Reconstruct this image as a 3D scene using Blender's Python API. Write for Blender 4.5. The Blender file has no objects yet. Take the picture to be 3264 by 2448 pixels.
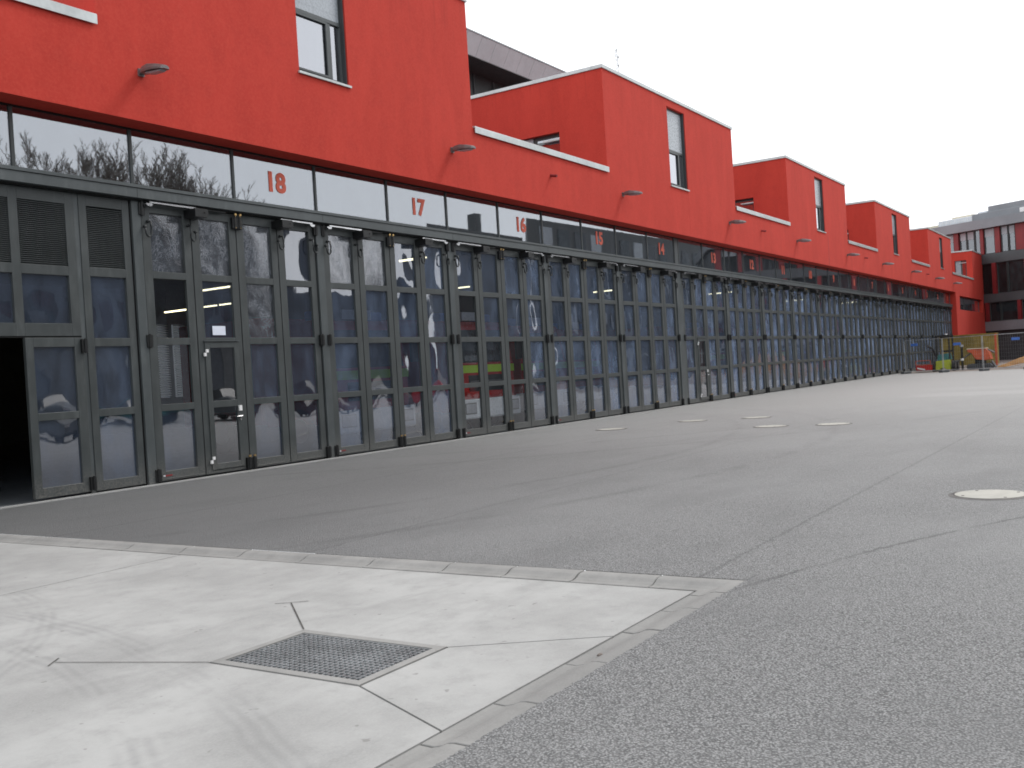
import bpy, bmesh, math, random
from mathutils import Vector, Matrix
random.seed(7)
SC = bpy.context.scene
COL = SC.collection
R = math.radians

# ------------------------------------------------------------------ camera
CAM_POS = Vector((0.0, -12.946850, 1.35))
YAW, PITCH, ROLL, FPX = 0.997308023, -0.009770812, -0.060851700, 3200.4186
fwd = Vector((math.sin(YAW)*math.cos(PITCH), math.cos(YAW)*math.cos(PITCH), math.sin(PITCH)))
rt = Vector((math.cos(YAW), -math.sin(YAW), 0.0)); up = rt.cross(fwd)
r2 = math.cos(ROLL)*rt + math.sin(ROLL)*up
u2 = -math.sin(ROLL)*rt + math.cos(ROLL)*up
cam = bpy.data.objects.new('camera', bpy.data.cameras.new('camera')); COL.objects.link(cam)
cam.matrix_world = Matrix.Translation(CAM_POS) @ Matrix((r2, u2, -fwd)).transposed().to_4x4()
cam.data.sensor_width = 36.0; cam.data.lens = 36.0*FPX/3264.0
cam.data.clip_start = 0.1; cam.data.clip_end = 2000
SC.camera = cam

# ------------------------------------------------------------------ sky, sun, exposure
SUN_EL, SUN_AZ = R(48), R(118)          # azimuth from +Y towards +X
wd = bpy.data.worlds.new('World'); SC.world = wd; wd.use_nodes = True
wn = wd.node_tree.nodes; wl = wd.node_tree.links; wn.clear()
sky = wn.new('ShaderNodeTexSky'); sky.sky_type = 'NISHITA'; sky.sun_disc = False
sky.sun_elevation = SUN_EL; sky.sun_rotation = SUN_AZ; sky.air_density = 1.0; sky.dust_density = 4.0
mx = wn.new('ShaderNodeMixRGB'); mx.inputs[0].default_value = 0.93
mx.inputs[2].default_value = (15.1, 15.4, 15.9, 1)      # even overcast cloud sheet
bg = wn.new('ShaderNodeBackground'); bg.inputs[1].default_value = 0.098
wo = wn.new('ShaderNodeOutputWorld')
wl.new(sky.outputs[0], mx.inputs[1]); wl.new(mx.outputs[0], bg.inputs[0]); wl.new(bg.outputs[0], wo.inputs[0])
sun = bpy.data.objects.new('sun', bpy.data.lights.new('sun', 'SUN')); COL.objects.link(sun)
sun.data.energy = 1.5; sun.data.angle = R(14); sun.data.color = (1.0, 0.96, 0.9)
sd = Vector((math.sin(SUN_AZ)*math.cos(SUN_EL), math.cos(SUN_AZ)*math.cos(SUN_EL), math.sin(SUN_EL)))
sun.rotation_euler = sd.to_track_quat('Z', 'Y').to_euler()
SC.view_settings.view_transform = 'Standard'; SC.view_settings.look = 'None'
SC.view_settings.exposure = 0.0; SC.view_settings.gamma = 1.0; SC.view_settings.use_curve_mapping = False
SC.render.engine = 'CYCLES'
SC.cycles.pixel_filter_type = 'BLACKMAN_HARRIS'; SC.cycles.filter_width = 1.75
try:
    SC.cycles.max_bounces = 8; SC.cycles.diffuse_bounces = 3; SC.cycles.glossy_bounces = 4
    SC.cycles.transparent_max_bounces = 16; SC.cycles.caustics_reflective = False
    SC.cycles.caustics_refractive = False; SC.cycles.sample_clamp_indirect = 6
except Exception: pass

# ------------------------------------------------------------------ material helpers
class NT:
    def __init__(s, name):
        s.m = bpy.data.materials.new(name); s.m.use_nodes = True
        s.t = s.m.node_tree; s.t.nodes.clear()
        s.out = s.t.nodes.new('ShaderNodeOutputMaterial')
    def n(s, typ, **kw):
        nd = s.t.nodes.new('ShaderNode'+typ)
        for k, v in kw.items(): setattr(nd, k, v)
        return nd
    def set(s, inp, v):
        if hasattr(v, 'is_output') or isinstance(v, bpy.types.NodeSocket): s.t.links.new(v, inp)
        elif v is not None:
            if isinstance(v, tuple) and len(v) == 3 and inp.type == 'RGBA': v = v+(1,)
            inp.default_value = v
    def math(s, op, a, b=None, c=None, clamp=False):
        nd = s.n('Math', operation=op, use_clamp=clamp)
        s.set(nd.inputs[0], a)
        if b is not None: s.set(nd.inputs[1], b)
        if c is not None: s.set(nd.inputs[2], c)
        return nd.outputs[0]
    def pos(s): return s.n('NewGeometry').outputs['Position']
    def obj(s): return s.n('TexCoord').outputs['Object']
    def map(s, vec, scale=(1,1,1), loc=(0,0,0)):
        nd = s.n('Mapping'); s.set(nd.inputs[0], vec)
        nd.inputs['Scale'].default_value = scale; nd.inputs['Location'].default_value = loc
        return nd.outputs[0]
    def noise(s, vec, scale, detail=3, rough=.55, dist=0):
        nd = s.n('TexNoise'); s.set(nd.inputs['Vector'], vec)
        nd.inputs['Scale'].default_value = scale; nd.inputs['Detail'].default_value = detail
        nd.inputs['Roughness'].default_value = rough; nd.inputs['Distortion'].default_value = dist
        return nd.outputs['Fac']
    def vor(s, vec, scale, feature='F1', rnd=1.0):
        nd = s.n('TexVoronoi', feature=feature); s.set(nd.inputs['Vector'], vec)
        nd.inputs['Scale'].default_value = scale; nd.inputs['Randomness'].default_value = rnd
        return nd
    def ramp(s, fac, a, b, lo=0.0, hi=1.0):
        nd = s.n('MapRange', interpolation_type='SMOOTHSTEP'); s.set(nd.inputs[0], fac)
        nd.inputs[1].default_value = a; nd.inputs[2].default_value = b
        nd.inputs[3].default_value = lo; nd.inputs[4].default_value = hi
        return nd.outputs[0]
    def mix(s, fac, a, b, blend='MIX'):
        nd = s.n('MixRGB', blend_type=blend); s.set(nd.inputs[0], fac); s.set(nd.inputs[1], a); s.set(nd.inputs[2], b)
        return nd.outputs[0]
    def bump(s, h, strength=.3, dist=.01, normal=None):
        nd = s.n('Bump'); s.set(nd.inputs['Height'], h)
        nd.inputs['Strength'].default_value = strength; nd.inputs['Distance'].default_value = dist
        if normal is not None: s.set(nd.inputs['Normal'], normal)
        return nd.outputs[0]
    def bsdf(s, col, rough=.5, metal=0.0, normal=None, spec=.5, emis=None, es=0):
        nd = s.n('BsdfPrincipled'); s.set(nd.inputs['Base Color'], col); s.set(nd.inputs['Roughness'], rough)
        nd.inputs['Metallic'].default_value = metal; s.set(nd.inputs['Specular IOR Level'], spec)
        if normal is not None: s.set(nd.inputs['Normal'], normal)
        if emis is not None:
            s.set(nd.inputs['Emission Color'], emis); nd.inputs['Emission Strength'].default_value = es
        return nd.outputs[0]
    def done(s, sh): s.t.links.new(sh, s.out.inputs[0]); return s.m
    def sep(s, v):
        nd = s.n('SeparateXYZ'); s.set(nd.inputs[0], v); return nd.outputs

def simple(name, col, rough=.5, metal=0, var=.12, scale=3.0, bump=0, bscale=60, spec=.5):
    t = NT(name); p = t.pos()
    n = t.noise(p, scale, 4); n2 = t.noise(p, scale*9, 3)
    f = t.math('ADD', t.math('MULTIPLY', n, .65), t.math('MULTIPLY', n2, .35))
    a = tuple(c*(1-var*1.6) for c in col); b = tuple(min(1, c*(1+var*1.6)) for c in col)
    c = t.mix(t.ramp(f, .3, .7), a, b)
    r = t.ramp(n2, .2, .8, max(.03, rough-.08), min(1, rough+.08))
    nm = t.bump(t.noise(p, bscale, 3), bump, .01) if bump else None
    return t.done(t.bsdf(c, r, metal, nm, spec))

def m_red():
    t = NT('red_render'); p = t.pos()
    big = t.noise(p, .35, 4, .6); st = t.noise(t.map(p, (1.5, 1.5, .42)), 1.0, 6, .65, .6)
    fine = t.noise(p, 26, 4, .7); mid = t.noise(p, 3.2, 5, .65)
    c = t.mix(t.ramp(st, .25, .75), (.44, .036, .024), (.54, .050, .034))
    c = t.mix(t.math('MULTIPLY', t.ramp(big, .35, .7), .45), c, (.52, .045, .033))
    c = t.mix(t.math('MULTIPLY', t.ramp(mid, .45, .72), .30), c, (.38, .032, .024))
    c = t.mix(t.math('MULTIPLY', t.ramp(fine, .35, .75), .35), c, (.60, .085, .060))
    # rain streaks with a shape of their own under the copings
    z = t.sep(p)[2]
    s2 = t.noise(t.map(p, (7, 7, .5)), 1.0, 4, .6)
    band = t.math('MULTIPLY', t.ramp(s2, .55, .78), t.ramp(z, 7.8, 9.5))
    c = t.mix(t.math('MULTIPLY', band, .35), c, (.24, .022, .015))
    g = t.noise(p, 120, 3, .7)
    nm = t.bump(t.math('ADD', g, t.math('MULTIPLY', fine, .8)), .35, .006)
    return t.done(t.bsdf(c, .86, 0, nm, .25))

def m_frame(name, col, rough):
    t = NT(name); p = t.pos(); z = t.sep(p)[2]
    n = t.noise(p, 1.3, 5, .65); n2 = t.noise(t.map(p, (3, 3, .6)), 3.0, 5, .7); n3 = t.noise(p, 40, 3, .6)
    c = t.mix(t.ramp(n, .3, .7), tuple(v*.88 for v in col), tuple(v*1.14 for v in col))
    c = t.mix(t.ramp(n2, .48, .78, 0, .38), c, tuple(v*1.9+.02 for v in col))
    c = t.mix(t.math('MULTIPLY', t.ramp(n3, .35, .7, .1, .75), t.ramp(t.math('ADD', z, t.math('MULTIPLY', n2, .3)), .15, .65, 1, 0)), c, (.16, .155, .145))
    r = t.ramp(n2, .3, .7, rough-.08, rough+.14)
    return t.done(t.bsdf(c, r, 0, t.bump(n3, .05, .003), .5))

def m_asphalt():
    t = NT('asphalt'); p = t.pos(); x, y, z = t.sep(p)
    big = t.noise(p, .16, 5, .6); mid = t.noise(t.map(p, (.5, 1.3, 1)), .9, 4, .6)
    v1 = t.vor(p, 98); v2 = t.vor(p, 230); f1 = t.noise(p, 110, 3, .7); f2 = t.noise(p, 22, 4, .65)
    stone = t.sep(v1.outputs['Color'])[0]; stone2 = t.sep(v2.outputs['Color'])[1]
    sp = t.math('ADD', t.math('MULTIPLY', stone, .55), t.math('MULTIPLY', stone2, .45))
    c = t.mix(t.ramp(sp, .12, .9), (.175, .178, .179), (.385, .388, .388))
    c = t.mix(t.math('MULTIPLY', t.ramp(v1.outputs['Distance'], .40, .66), .72), c, (.035, .036, .037))
    c = t.mix(t.ramp(f2, .3, .7, 0, .35), c, (.245, .247, .247))
    c = t.mix(t.ramp(big, .38, .66, 0, .6), c, (.28, .282, .282))
    c = t.mix(t.ramp(mid, .48, .70, 0, .5), c, (.165, .167, .168))
    # shade near the building painted into the asphalt colour, fading along the yard
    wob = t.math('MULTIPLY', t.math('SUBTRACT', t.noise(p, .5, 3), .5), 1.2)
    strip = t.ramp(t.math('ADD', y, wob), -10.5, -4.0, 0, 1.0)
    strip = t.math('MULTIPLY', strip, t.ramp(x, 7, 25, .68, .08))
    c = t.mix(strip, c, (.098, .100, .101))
    # paving seams, parallel to the gates
    def line(coord, at, w, s, col):
        d = t.math('ABSOLUTE', t.math('SUBTRACT', t.math('ADD', coord, t.math('MULTIPLY', t.math('SUBTRACT', t.noise(p, 7, 5, .7), .5), .13)), at))
        return t.mix(t.ramp(d, 0, w, s, 0), c, col)
    c = line(y, -10.45, .03, .36, (.05, .052, .055))
    c = line(y, -7.05, .04, .25, (.06, .062, .065))
    c = line(y, -3.55, .045, .35, (.055, .057, .06))
    def ring(cx, cy, rad, w, s, x0):
        dx = t.math('SUBTRACT', x, cx); dy = t.math('SUBTRACT', y, cy)
        d = t.math('SQRT', t.math('ADD', t.math('MULTIPLY', dx, dx), t.math('MULTIPLY', dy, dy)))
        d = t.math('ABSOLUTE', t.math('SUBTRACT', t.math('ADD', d, t.math('MULTIPLY', t.math('SUBTRACT', t.noise(p, 9, 5, .7), .5), .13)), rad))
        m = t.ramp(d, 0, w, s, 0)
        m = t.math('MULTIPLY', m, t.ramp(t.noise(p, 1.1, 3), .35, .6))
        return t.mix(m, c, (.045, .046, .048))
    c = ring(2.0, -24.2, 13.9, .035, .55, 0)
    c = ring(14.0, 9.5, 16.2, .16, .28, 0)
    c = ring(14.0, 9.5, 18.0, .16, .25, 0)
    c = ring(30.0, 12.0, 21.0, .20, .25, 0)
    c = ring(30.0, 12.0, 23.0, .20, .25, 0)
    # pale patches across the far yard
    nz = t.math('MULTIPLY', t.math('SUBTRACT', t.noise(t.map(p, (1, .35, 1)), 1.6, 4, .65), .5), 1.9)
    xx = t.math('ADD', x, nz)
    def box(a, b, y1, y2, s):
        m = t.math('MULTIPLY', t.ramp(xx, a, a+.35), t.ramp(xx, b-.35, b, 1, 0))
        return t.math('MULTIPLY', t.math('MULTIPLY', m, t.ramp(y, y2, y1, 1, 0)), s)
    c = t.mix(box(29.9, 32.6, -6.2, -7.6, .85), c, (.42, .42, .42))
    c = t.mix(box(34.4, 36.8, -5.2, -7.6, .65), c, (.36, .36, .36))
    c = t.mix(t.ramp(x, 5, 36, .0, .85), c, (.385, .38, .372))      # grazing sheen painted in as paler colour towards the far end
    h = t.math('ADD', t.math('MULTIPLY', v1.outputs['Distance'], -1.0), t.math('MULTIPLY', f1, .6))
    spk = t.noise(p, 45, 2, .5); c = t.mix(t.ramp(spk, .66, .74, 0, .6), c, (.045, .046, .05)); c = t.mix(t.ramp(t.noise(p, 38, 2, .5), .70, .76, 0, .5), c, (.44, .44, .44))
    oil = t.noise(p, 2.3, 3, .6); c = t.mix(t.ramp(oil, .70, .76, 0, .35), c, (.07, .07, .072))
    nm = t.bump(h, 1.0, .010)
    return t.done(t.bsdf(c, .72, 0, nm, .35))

def m_concrete(name='yard_concrete', lo=(.29, .29, .284), hi=(.385, .386, .378), tyre=True):
    t = NT(name); p = t.pos(); x, y, z = t.sep(p)
    a = t.noise(p, .9, 6, .65); b = t.noise(p, 5, 5, .7); g = t.noise(p, 90, 3, .7)
    c = t.mix(t.ramp(a, .32, .68), lo, hi)
    c = t.mix(t.ramp(b, .45, .75, 0, .5), c, tuple(v*.82 for v in lo))
    b2 = t.noise(t.map(p, (.35, 1.6, 1)), 1.6, 5, .7, .5)
    c = t.mix(t.ramp(b2, .5, .72, 0, .45), c, tuple(v*.84 for v in lo))
    c = t.mix(t.ramp(g, .35, .75, 0, .25), c, tuple(min(1, v*1.12) for v in hi))
    sp = t.noise(p, 14, 2, .5)
    c = t.mix(t.ramp(sp, .72, .78, 0, .55), c, (.16, .155, .145))
    if tyre:
        wv = t.math('MULTIPLY', t.math('SUBTRACT', t.noise(p, 1.2, 3), .5), .12)
        for cx, cy, rad in ((-4.66, -5.91, 7.98), (-4.66, -5.91, 8.42), (1.0, -5.2, 3.2)):
            dx = t.math('SUBTRACT', x, cx); dy = t.math('SUBTRACT', y, cy)
            d = t.math('ADD', t.math('SQRT', t.math('ADD', t.math('MULTIPLY', dx, dx), t.math('MULTIPLY', dy, dy))), wv)
            m = t.ramp(t.math('ABSOLUTE', t.math('SUBTRACT', d, rad)), .03, .17, 1, 0)
            ribs = t.math('SINE', t.math('MULTIPLY', d, 95.0))
            m = t.math('MULTIPLY', m, t.math('ADD', t.math('MULTIPLY', ribs, .35), .65))
            m = t.math('MULTIPLY', m, t.ramp(t.noise(p, 1.7, 4), .36, .62, 0, .30))
            c = t.mix(m, c, (.17, .17, .17))
    nm = t.bump(t.math('ADD', g, b), .22, .006)
    return t.done(t.bsdf(c, .82, 0, nm, .3))

def m_glass(name, tint, base, gain, dust=.06, warp=0.0, rough=.015, scr=0.0, dustcol=(.34, .37, .42)):
    t = NT(name); p = t.pos(); rnd = t.n('ObjectInfo').outputs['Random']
    off = t.n('CombineXYZ'); t.set(off.inputs[0], t.math('MULTIPLY', rnd, 50)); t.set(off.inputs[2], t.math('MULTIPLY', rnd, 23))
    va = t.n('VectorMath', operation='ADD'); t.set(va.inputs[0], p); t.set(va.inputs[1], off.outputs[0]); pv = va.outputs[0]
    nm = t.bump(t.noise(pv, 2.4, 2, .5, .6), warp, .05) if warp else None
    if scr:
        sw = t.noise(t.map(pv, (1, 1, .7)), 5.5, 5, .72, 3.2)
        lines = t.ramp(t.math('ABSOLUTE', t.math('SUBTRACT', t.math('FRACT', t.math('MULTIPLY', sw, 5.0)), .5)), 0, .22, 1, 0)
        blot = t.ramp(t.noise(pv, 2.6, 4, .6, .8), .40, .62)
        sf = t.math('MULTIPLY', t.math('MULTIPLY', t.math('ADD', t.math('MULTIPLY', lines, .75), .25), blot), scr)
        nm = t.bump(sw, .12, .02, nm) if nm is not None else t.bump(sw, .12, .02)
    gm_ = t.n('NewGeometry'); dt = t.n('VectorMath', operation='DOT_PRODUCT')
    t.set(dt.inputs[0], gm_.outputs['Incoming']); t.set(dt.inputs[1], nm if nm is not None else gm_.outputs['Normal'])
    cs = t.math('SUBTRACT', 1.0, t.math('ABSOLUTE', dt.outputs['Value']), clamp=True)
    fsch = t.math('ADD', t.math('MULTIPLY', t.math('POWER', cs, 5.0), .96), .04)      # Schlick, same from both sides
    fac = t.math('ADD', t.math('MULTIPLY', fsch, gain), base, clamp=True)
    tr = t.n('BsdfTransparent'); t.set(tr.inputs[0], tint)
    gl = t.n('BsdfGlossy'); gl.inputs['Color'].default_value = (.93, .95, 1, 1); gl.inputs['Roughness'].default_value = rough
    if nm is not None: t.set(gl.inputs['Normal'], nm)
    mxs = t.n('MixShader'); t.set(mxs.inputs[0], fac); t.set(mxs.inputs[1], tr.outputs[0]); t.set(mxs.inputs[2], gl.outputs[0])
    df = t.n('BsdfDiffuse'); t.set(df.inputs[0], dustcol)
    dirt = t.noise(t.map(pv, (1, 1, .45)), 3.0, 5, .65)
    df_f = t.ramp(dirt, .3, .75, dust*.5, dust*1.6)
    df_f = t.math('MULTIPLY', df_f, t.math('ADD', t.math('MULTIPLY', rnd, 1.1), .45))
    df_f = t.math('MULTIPLY', df_f, t.math('ADD', t.math('MULTIPLY', t.math('POWER', cs, 2.0), 4.0), .75), clamp=True)
    if scr: df_f = t.math('ADD', df_f, sf, clamp=True)
    mx2 = t.n('MixShader'); t.set(mx2.inputs[0], df_f); t.set(mx2.inputs[1], mxs.outputs[0]); t.set(mx2.inputs[2], df.outputs[0])
    return t.done(mx2.outputs[0])

def m_emit(name, col, st):
    t = NT(name); e = t.n('Emission'); t.set(e.inputs[0], col); e.inputs[1].default_value = st
    return t.done(e.outputs[0])

def m_soil(name, a, b, scale=4):
    t = NT(name); p = t.pos(); n = t.noise(p, scale, 6, .7); n2 = t.noise(p, scale*8, 4, .7)
    c = t.mix(t.ramp(n, .3, .7), a, b); c = t.mix(t.ramp(n2, .5, .8, 0, .5), c, tuple(v*.5 for v in a))
    return t.done(t.bsdf(c, .95, 0, t.bump(t.math('ADD', n, n2), .8, .05), .1))

M = dict(
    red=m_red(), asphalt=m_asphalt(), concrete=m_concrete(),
    kerb=m_concrete('kerb_concrete', (.21, .209, .203), (.295, .292, .282), False),
    frame=m_frame('anthracite_paint', (.048, .055, .056), .42),
    frame_lt=m_frame('anthracite_trim', (.066, .076, .079), .40),
    black=simple('black_plastic', (.006, .0065, .007), .42, 0, .2, 5, .05, 150, .5),
    hookmetal=simple('hook_iron', (.028, .032, .034), .4, .3, .1, 6),
    rubber=simple('rubber_seal', (.010, .010, .011), .7, 0, .2, 5),
    coping=simple('aluminium_coping', (.50, .53, .53), .38, .35, .10, 1.3, .03, 60, .5),
    chrome=simple('bright_steel', (.62, .62, .63), .22, 1, .12, 8),
    brass=simple('brass', (.62, .42, .18), .3, 1, .15, 8),
    lampm=simple('lamp_metal', (.17, .165, .165), .35, .35, .12, 6, .05, 80),
    lampglass=simple('lamp_lens', (.30, .31, .33), .12, 0, .1, 9),
    number=simple('red_vinyl', (.66, .12, .07), .55, 0, .06, 5),
    paper=simple('white_paper', (.72, .76, .86), .7, 0, .03, 5),
    white=simple('white_plastic', (.78, .78, .78), .4, 0, .05, 6),
    blind=simple('grey_blind', (.34, .37, .40), .55, 0, .08, 2.5),
    dark=simple('dark_interior', (.05, .055, .06), .7, 0, .15, 1.2),
    hallwall=simple('hall_wall', (.13, .14, .16), .8, 0, .15, .8),
    hallfloor=simple('hall_floor', (.12, .13, .14), .35, 0, .15, .9),
    glass=m_glass('transom_glass', (.50, .56, .58), .245, 1.3, .02, .0025),
    paneclear=m_glass('clear_pane', (.88, .92, .95), .08, .9, .025, .010, .02, 0, (.3, .32, .36)),
    pane=m_glass('door_pane', (.50, .56, .66), .25, 1.0, .15, .010, .02, 0, (.19, .25, .37)),
    panescr=m_glass('scratched_pane', (.46, .52, .60), .20, 1.0, .09, .015, .04, .42, (.34, .37, .42)),
    midglass=m_glass('mid_glass', (.30, .34, .36), .16, .9, .10, .0, .04, 0, (.22, .27, .29)),
    darkglass=m_glass('dark_glass', (.20, .23, .26), .03, .5, .22, .0, .05, 0, (.10, .12, .13)),
    winglass=m_glass('window_glass', (.25, .28, .32), .36, 1.6, .03, .01),
    greywall=simple('grey_cladding', (.225, .24, .26), .5, .1, .06, .7, .02, 40),
    greydark=simple('dark_grey_cladding', (.075, .082, .088), .5, 0, .10, .8),
    redpanel=simple('red_panel', (.20, .020, .023), .55, 0, .15, .9),
    pale=simple('pale_plant_room', (.62, .66, .70), .45, .1, .06, .8),
    cream=simple('cream_sheet', (.62, .58, .46), .7, 0, .06, .8),
    zinc=simple('galvanised', (.40, .42, .43), .42, .6, .15, 5),
    yellow=simple('weathered_yellow', (.22, .165, .035), .6, 0, .22, 1.4, .1, 30),
    lime=simple('lime_paint', (.36, .42, .03), .4, 0, .12, 3),
    limesticker=simple('lime_reflective_band', (.42, .62, .03), .45, 0, .04, 3),
    orange=simple('orange_paint', (.46, .085, .03), .45, 0, .15, 3),
    teal=simple('teal_paint', (.03, .15, .15), .45, 0, .15, 3),
    redpaint=simple('fire_red_paint', (.42, .015, .012), .22, 0, .05, 2),
    whitepaint=simple('white_paint', (.62, .63, .65), .3, 0, .06, 2),
    blue=simple('blue_sheet', (.07, .17, .52), .55, 0, .1, 4),
    tyre=simple('tyre_rubber', (.016, .016, .017), .8, 0, .2, 6),
    bark=simple('bark', (.13, .105, .085), .9, 0, .3, 5),
    hedge=simple('dark_ivy', (.030, .045, .026), .9, 0, .35, 1.1, .5, 6),
    sand=m_soil('orange_sand', (.36, .20, .08), (.27, .16, .08)),
    rubble=m_soil('grey_rubble', (.20, .17, .15), (.33, .30, .28), 3),
    iron=simple('cast_iron', (.10, .095, .09), .6, .5, .2, 8, .2, 80),
    mhcover=m_concrete('cover_concrete', (.34, .335, .305), (.44, .43, .39), False),
    tube=m_emit('fluorescent_tube', (1.0, .86, .50), 5.0),
    void=simple('grate_shaft', (.012, .013, .014), .9),
    fascia=simple('pale_grey_panel', (.55, .60, .63), .45, .1, .05, .8),
    shutter=simple('grey_shutter', (.36, .39, .42), .28, .1, .05, 2.0),
    joint=simple('joint_filler', (.07, .068, .062), .9, 0, .3, 9),
    opp=simple('opposite_wall', (.075, .080, .082), .75, 0, .12, .3),
    opplow=simple('opposite_hall', (.05, .058, .072), .7, 0, .12, .3),
)

# ------------------------------------------------------------------ mesh helpers
class MB:
    def __init__(s): s.v = []; s.f = []; s.mi = []; s.cur = 0
    def quad(s, a, b, c, d):
        i = len(s.v); s.v += [tuple(a), tuple(b), tuple(c), tuple(d)]; s.f.append((i, i+1, i+2, i+3)); s.mi.append(s.cur); return s
    def box(s, x0, x1, y0, y1, z0, z1):
        i = len(s.v)
        s.v += [(x0,y0,z0),(x1,y0,z0),(x1,y1,z0),(x0,y1,z0),(x0,y0,z1),(x1,y0,z1),(x1,y1,z1),(x0,y1,z1)]
        for q in ((0,3,2,1),(4,5,6,7),(0,1,5,4),(1,2,6,5),(2,3,7,6),(3,0,4,7)):
            s.f.append(tuple(i+k for k in q)); s.mi.append(s.cur)
        return s
    def hull(s, lo, hi):       # two 4-point loops
        i = len(s.v); s.v += [tuple(p) for p in lo]+[tuple(p) for p in hi]
        for q in ((0,3,2,1),(4,5,6,7),(0,1,5,4),(1,2,6,5),(2,3,7,6),(3,0,4,7)):
            s.f.append(tuple(i+k for k in q)); s.mi.append(s.cur)
        return s
    def prism(s, prof, axis, a, b):   # prof: closed 2D list; axis 'x','y','z'
        i = len(s.v); n = len(prof)
        for t in (a, b):
            for (u, w) in prof:
                s.v.append({'x': (t,u,w), 'y': (u,t,w), 'z': (u,w,t)}[axis])
        for k in range(n):
            s.f.append((i+k, i+(k+1)%n, i+n+(k+1)%n, i+n+k)); s.mi.append(s.cur)
        s.f.append(tuple(i+k for k in reversed(range(n)))); s.mi.append(s.cur)
        s.f.append(tuple(i+n+k for k in range(n))); s.mi.append(s.cur)
        return s
    def tube(s, pts, rad, n=6, cap=True):
        pts = [Vector(p) for p in pts]; rings = []
        rads = rad if isinstance(rad, (list, tuple)) else [rad]*len(pts)
        ref = None
        for k, p in enumerate(pts):
            d = (pts[min(k+1, len(pts)-1)]-pts[max(k-1, 0)]).normalized()
            if ref is None: ref = Vector((0,0,1)) if abs(d.z) < .9 else Vector((1,0,0))
            a = d.cross(ref)
            if a.length < 1e-4: a = d.cross(Vector((0,1,0)))
            a.normalize(); b = d.cross(a); i = len(s.v); rings.append(i)
            for q in range(n):
                an = 2*math.pi*q/n; s.v.append(tuple(p+(a*math.cos(an)+b*math.sin(an))*rads[k]))
        for k in range(len(rings)-1):
            for q in range(n):
                s.f.append((rings[k]+q, rings[k]+(q+1)%n, rings[k+1]+(q+1)%n, rings[k+1]+q)); s.mi.append(s.cur)
        if cap and n > 2:
            s.f.append(tuple(rings[0]+q for q in reversed(range(n)))); s.mi.append(s.cur)
            s.f.append(tuple(rings[-1]+q for q in range(n))); s.mi.append(s.cur)
        return s
    def cyl(s, c, r, z0, z1, n=24, axis='z'):
        prof = [(c[0]+r*math.cos(2*math.pi*k/n), c[1]+r*math.sin(2*math.pi*k/n)) for k in range(n)]
        return s.prism(prof, axis, z0, z1)
    def mesh(s, name, mats, bevel=0, smooth=False):
        me = bpy.data.meshes.new(name); me.from_pydata(s.v, [], s.f)
        for m in (mats if isinstance(mats, (list, tuple)) else [mats]): me.materials.append(m)
        me.polygons.foreach_set('material_index', s.mi)
        bm = bmesh.new(); bm.from_mesh(me)
        bmesh.ops.recalc_face_normals(bm, faces=bm.faces)
        if bevel: bmesh.ops.bevel(bm, geom=list(bm.edges), offset=bevel, segments=1, affect='EDGES', clamp_overlap=True)
        bm.to_mesh(me); bm.free()
        if smooth: me.polygons.foreach_set('use_smooth', [True]*len(me.polygons))
        me.update(); return me

def link(name, data, parent=None, loc=(0,0,0), rz=0.0):
    o = bpy.data.objects.new(name, data); COL.objects.link(o)
    o.location = loc
    if rz: o.rotation_euler = (0, 0, rz)
    if parent is not None: o.parent = parent
    return o
def tag(o, label=None, cat=None, group=None, kind=None):
    for k, v in (('label', label), ('category', cat), ('group', group), ('kind', kind)):
        if v: o[k] = v
    return o
def part(name, mb, mat, parent, loc=(0,0,0), bevel=0, smooth=False, kind=None, label=None):
    o = link(name, mb.mesh(name, mat, bevel, smooth), parent, loc)
    return tag(o, label=label, kind=kind)
def thing(name, loc, label, cat, group=None, rz=0.0):
    return tag(link(name, None, None, loc, rz), label, cat, group)
def copy_tree(o, parent=None):
    c = o.copy(); COL.objects.link(c)
    if parent is not None: c.parent = parent
    for ch in list(o.children): copy_tree(ch, c)
    return c
CACHE = {}
def cached(key, fn):
    if key not in CACHE: CACHE[key] = fn()
    return CACHE[key]

# ------------------------------------------------------------------ ground
SX, SY, SLABX = 5.66, -10.52, -9.0
g = MB(); E_ = 600
ox, oy = 5.90, -10.76
# one big sheet with a hole for the sunken concrete slab
g.quad((ox,-E_,0),(E_,-E_,0),(E_,E_,0),(ox,E_,0))
g.quad((-E_,-E_,0),(ox,-E_,0),(ox,oy,0),(-E_,oy,0))
g.quad((-E_,0.3,0),(ox,0.3,0),(ox,E_,0),(-E_,E_,0))
g.quad((-E_,oy,0),(SLABX,oy,0),(SLABX,0.3,0),(-E_,0.3,0))
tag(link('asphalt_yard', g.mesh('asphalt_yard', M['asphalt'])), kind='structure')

# ragged asphalt rim against the kerb
rim = MB()
random.seed(3)
def ragged(p0, p1, out, step=.011):
    d = Vector(p1)-Vector(p0); n = int(d.length/step); d.normalize(); o = Vector(out); last = None
    for k in range(n+1):
        q = Vector(p0)+d*(k*step); w = random.uniform(-.002, .006)
        a = (q.x-o.x*w*1.5, q.y-o.y*w*1.5, .003); b = (q.x+o.x*.22, q.y+o.y*.22, .0006)
        if last: rim.quad(last[0], a, b, last[1])
        last = (a, b)
ragged((1.0, oy), (ox, oy), (0, -1)); ragged((ox, oy), (ox, -1.2), (1, 0))
tag(link('asphalt_rim', rim.mesh('asphalt_rim', M['asphalt'])), kind='structure')

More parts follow.
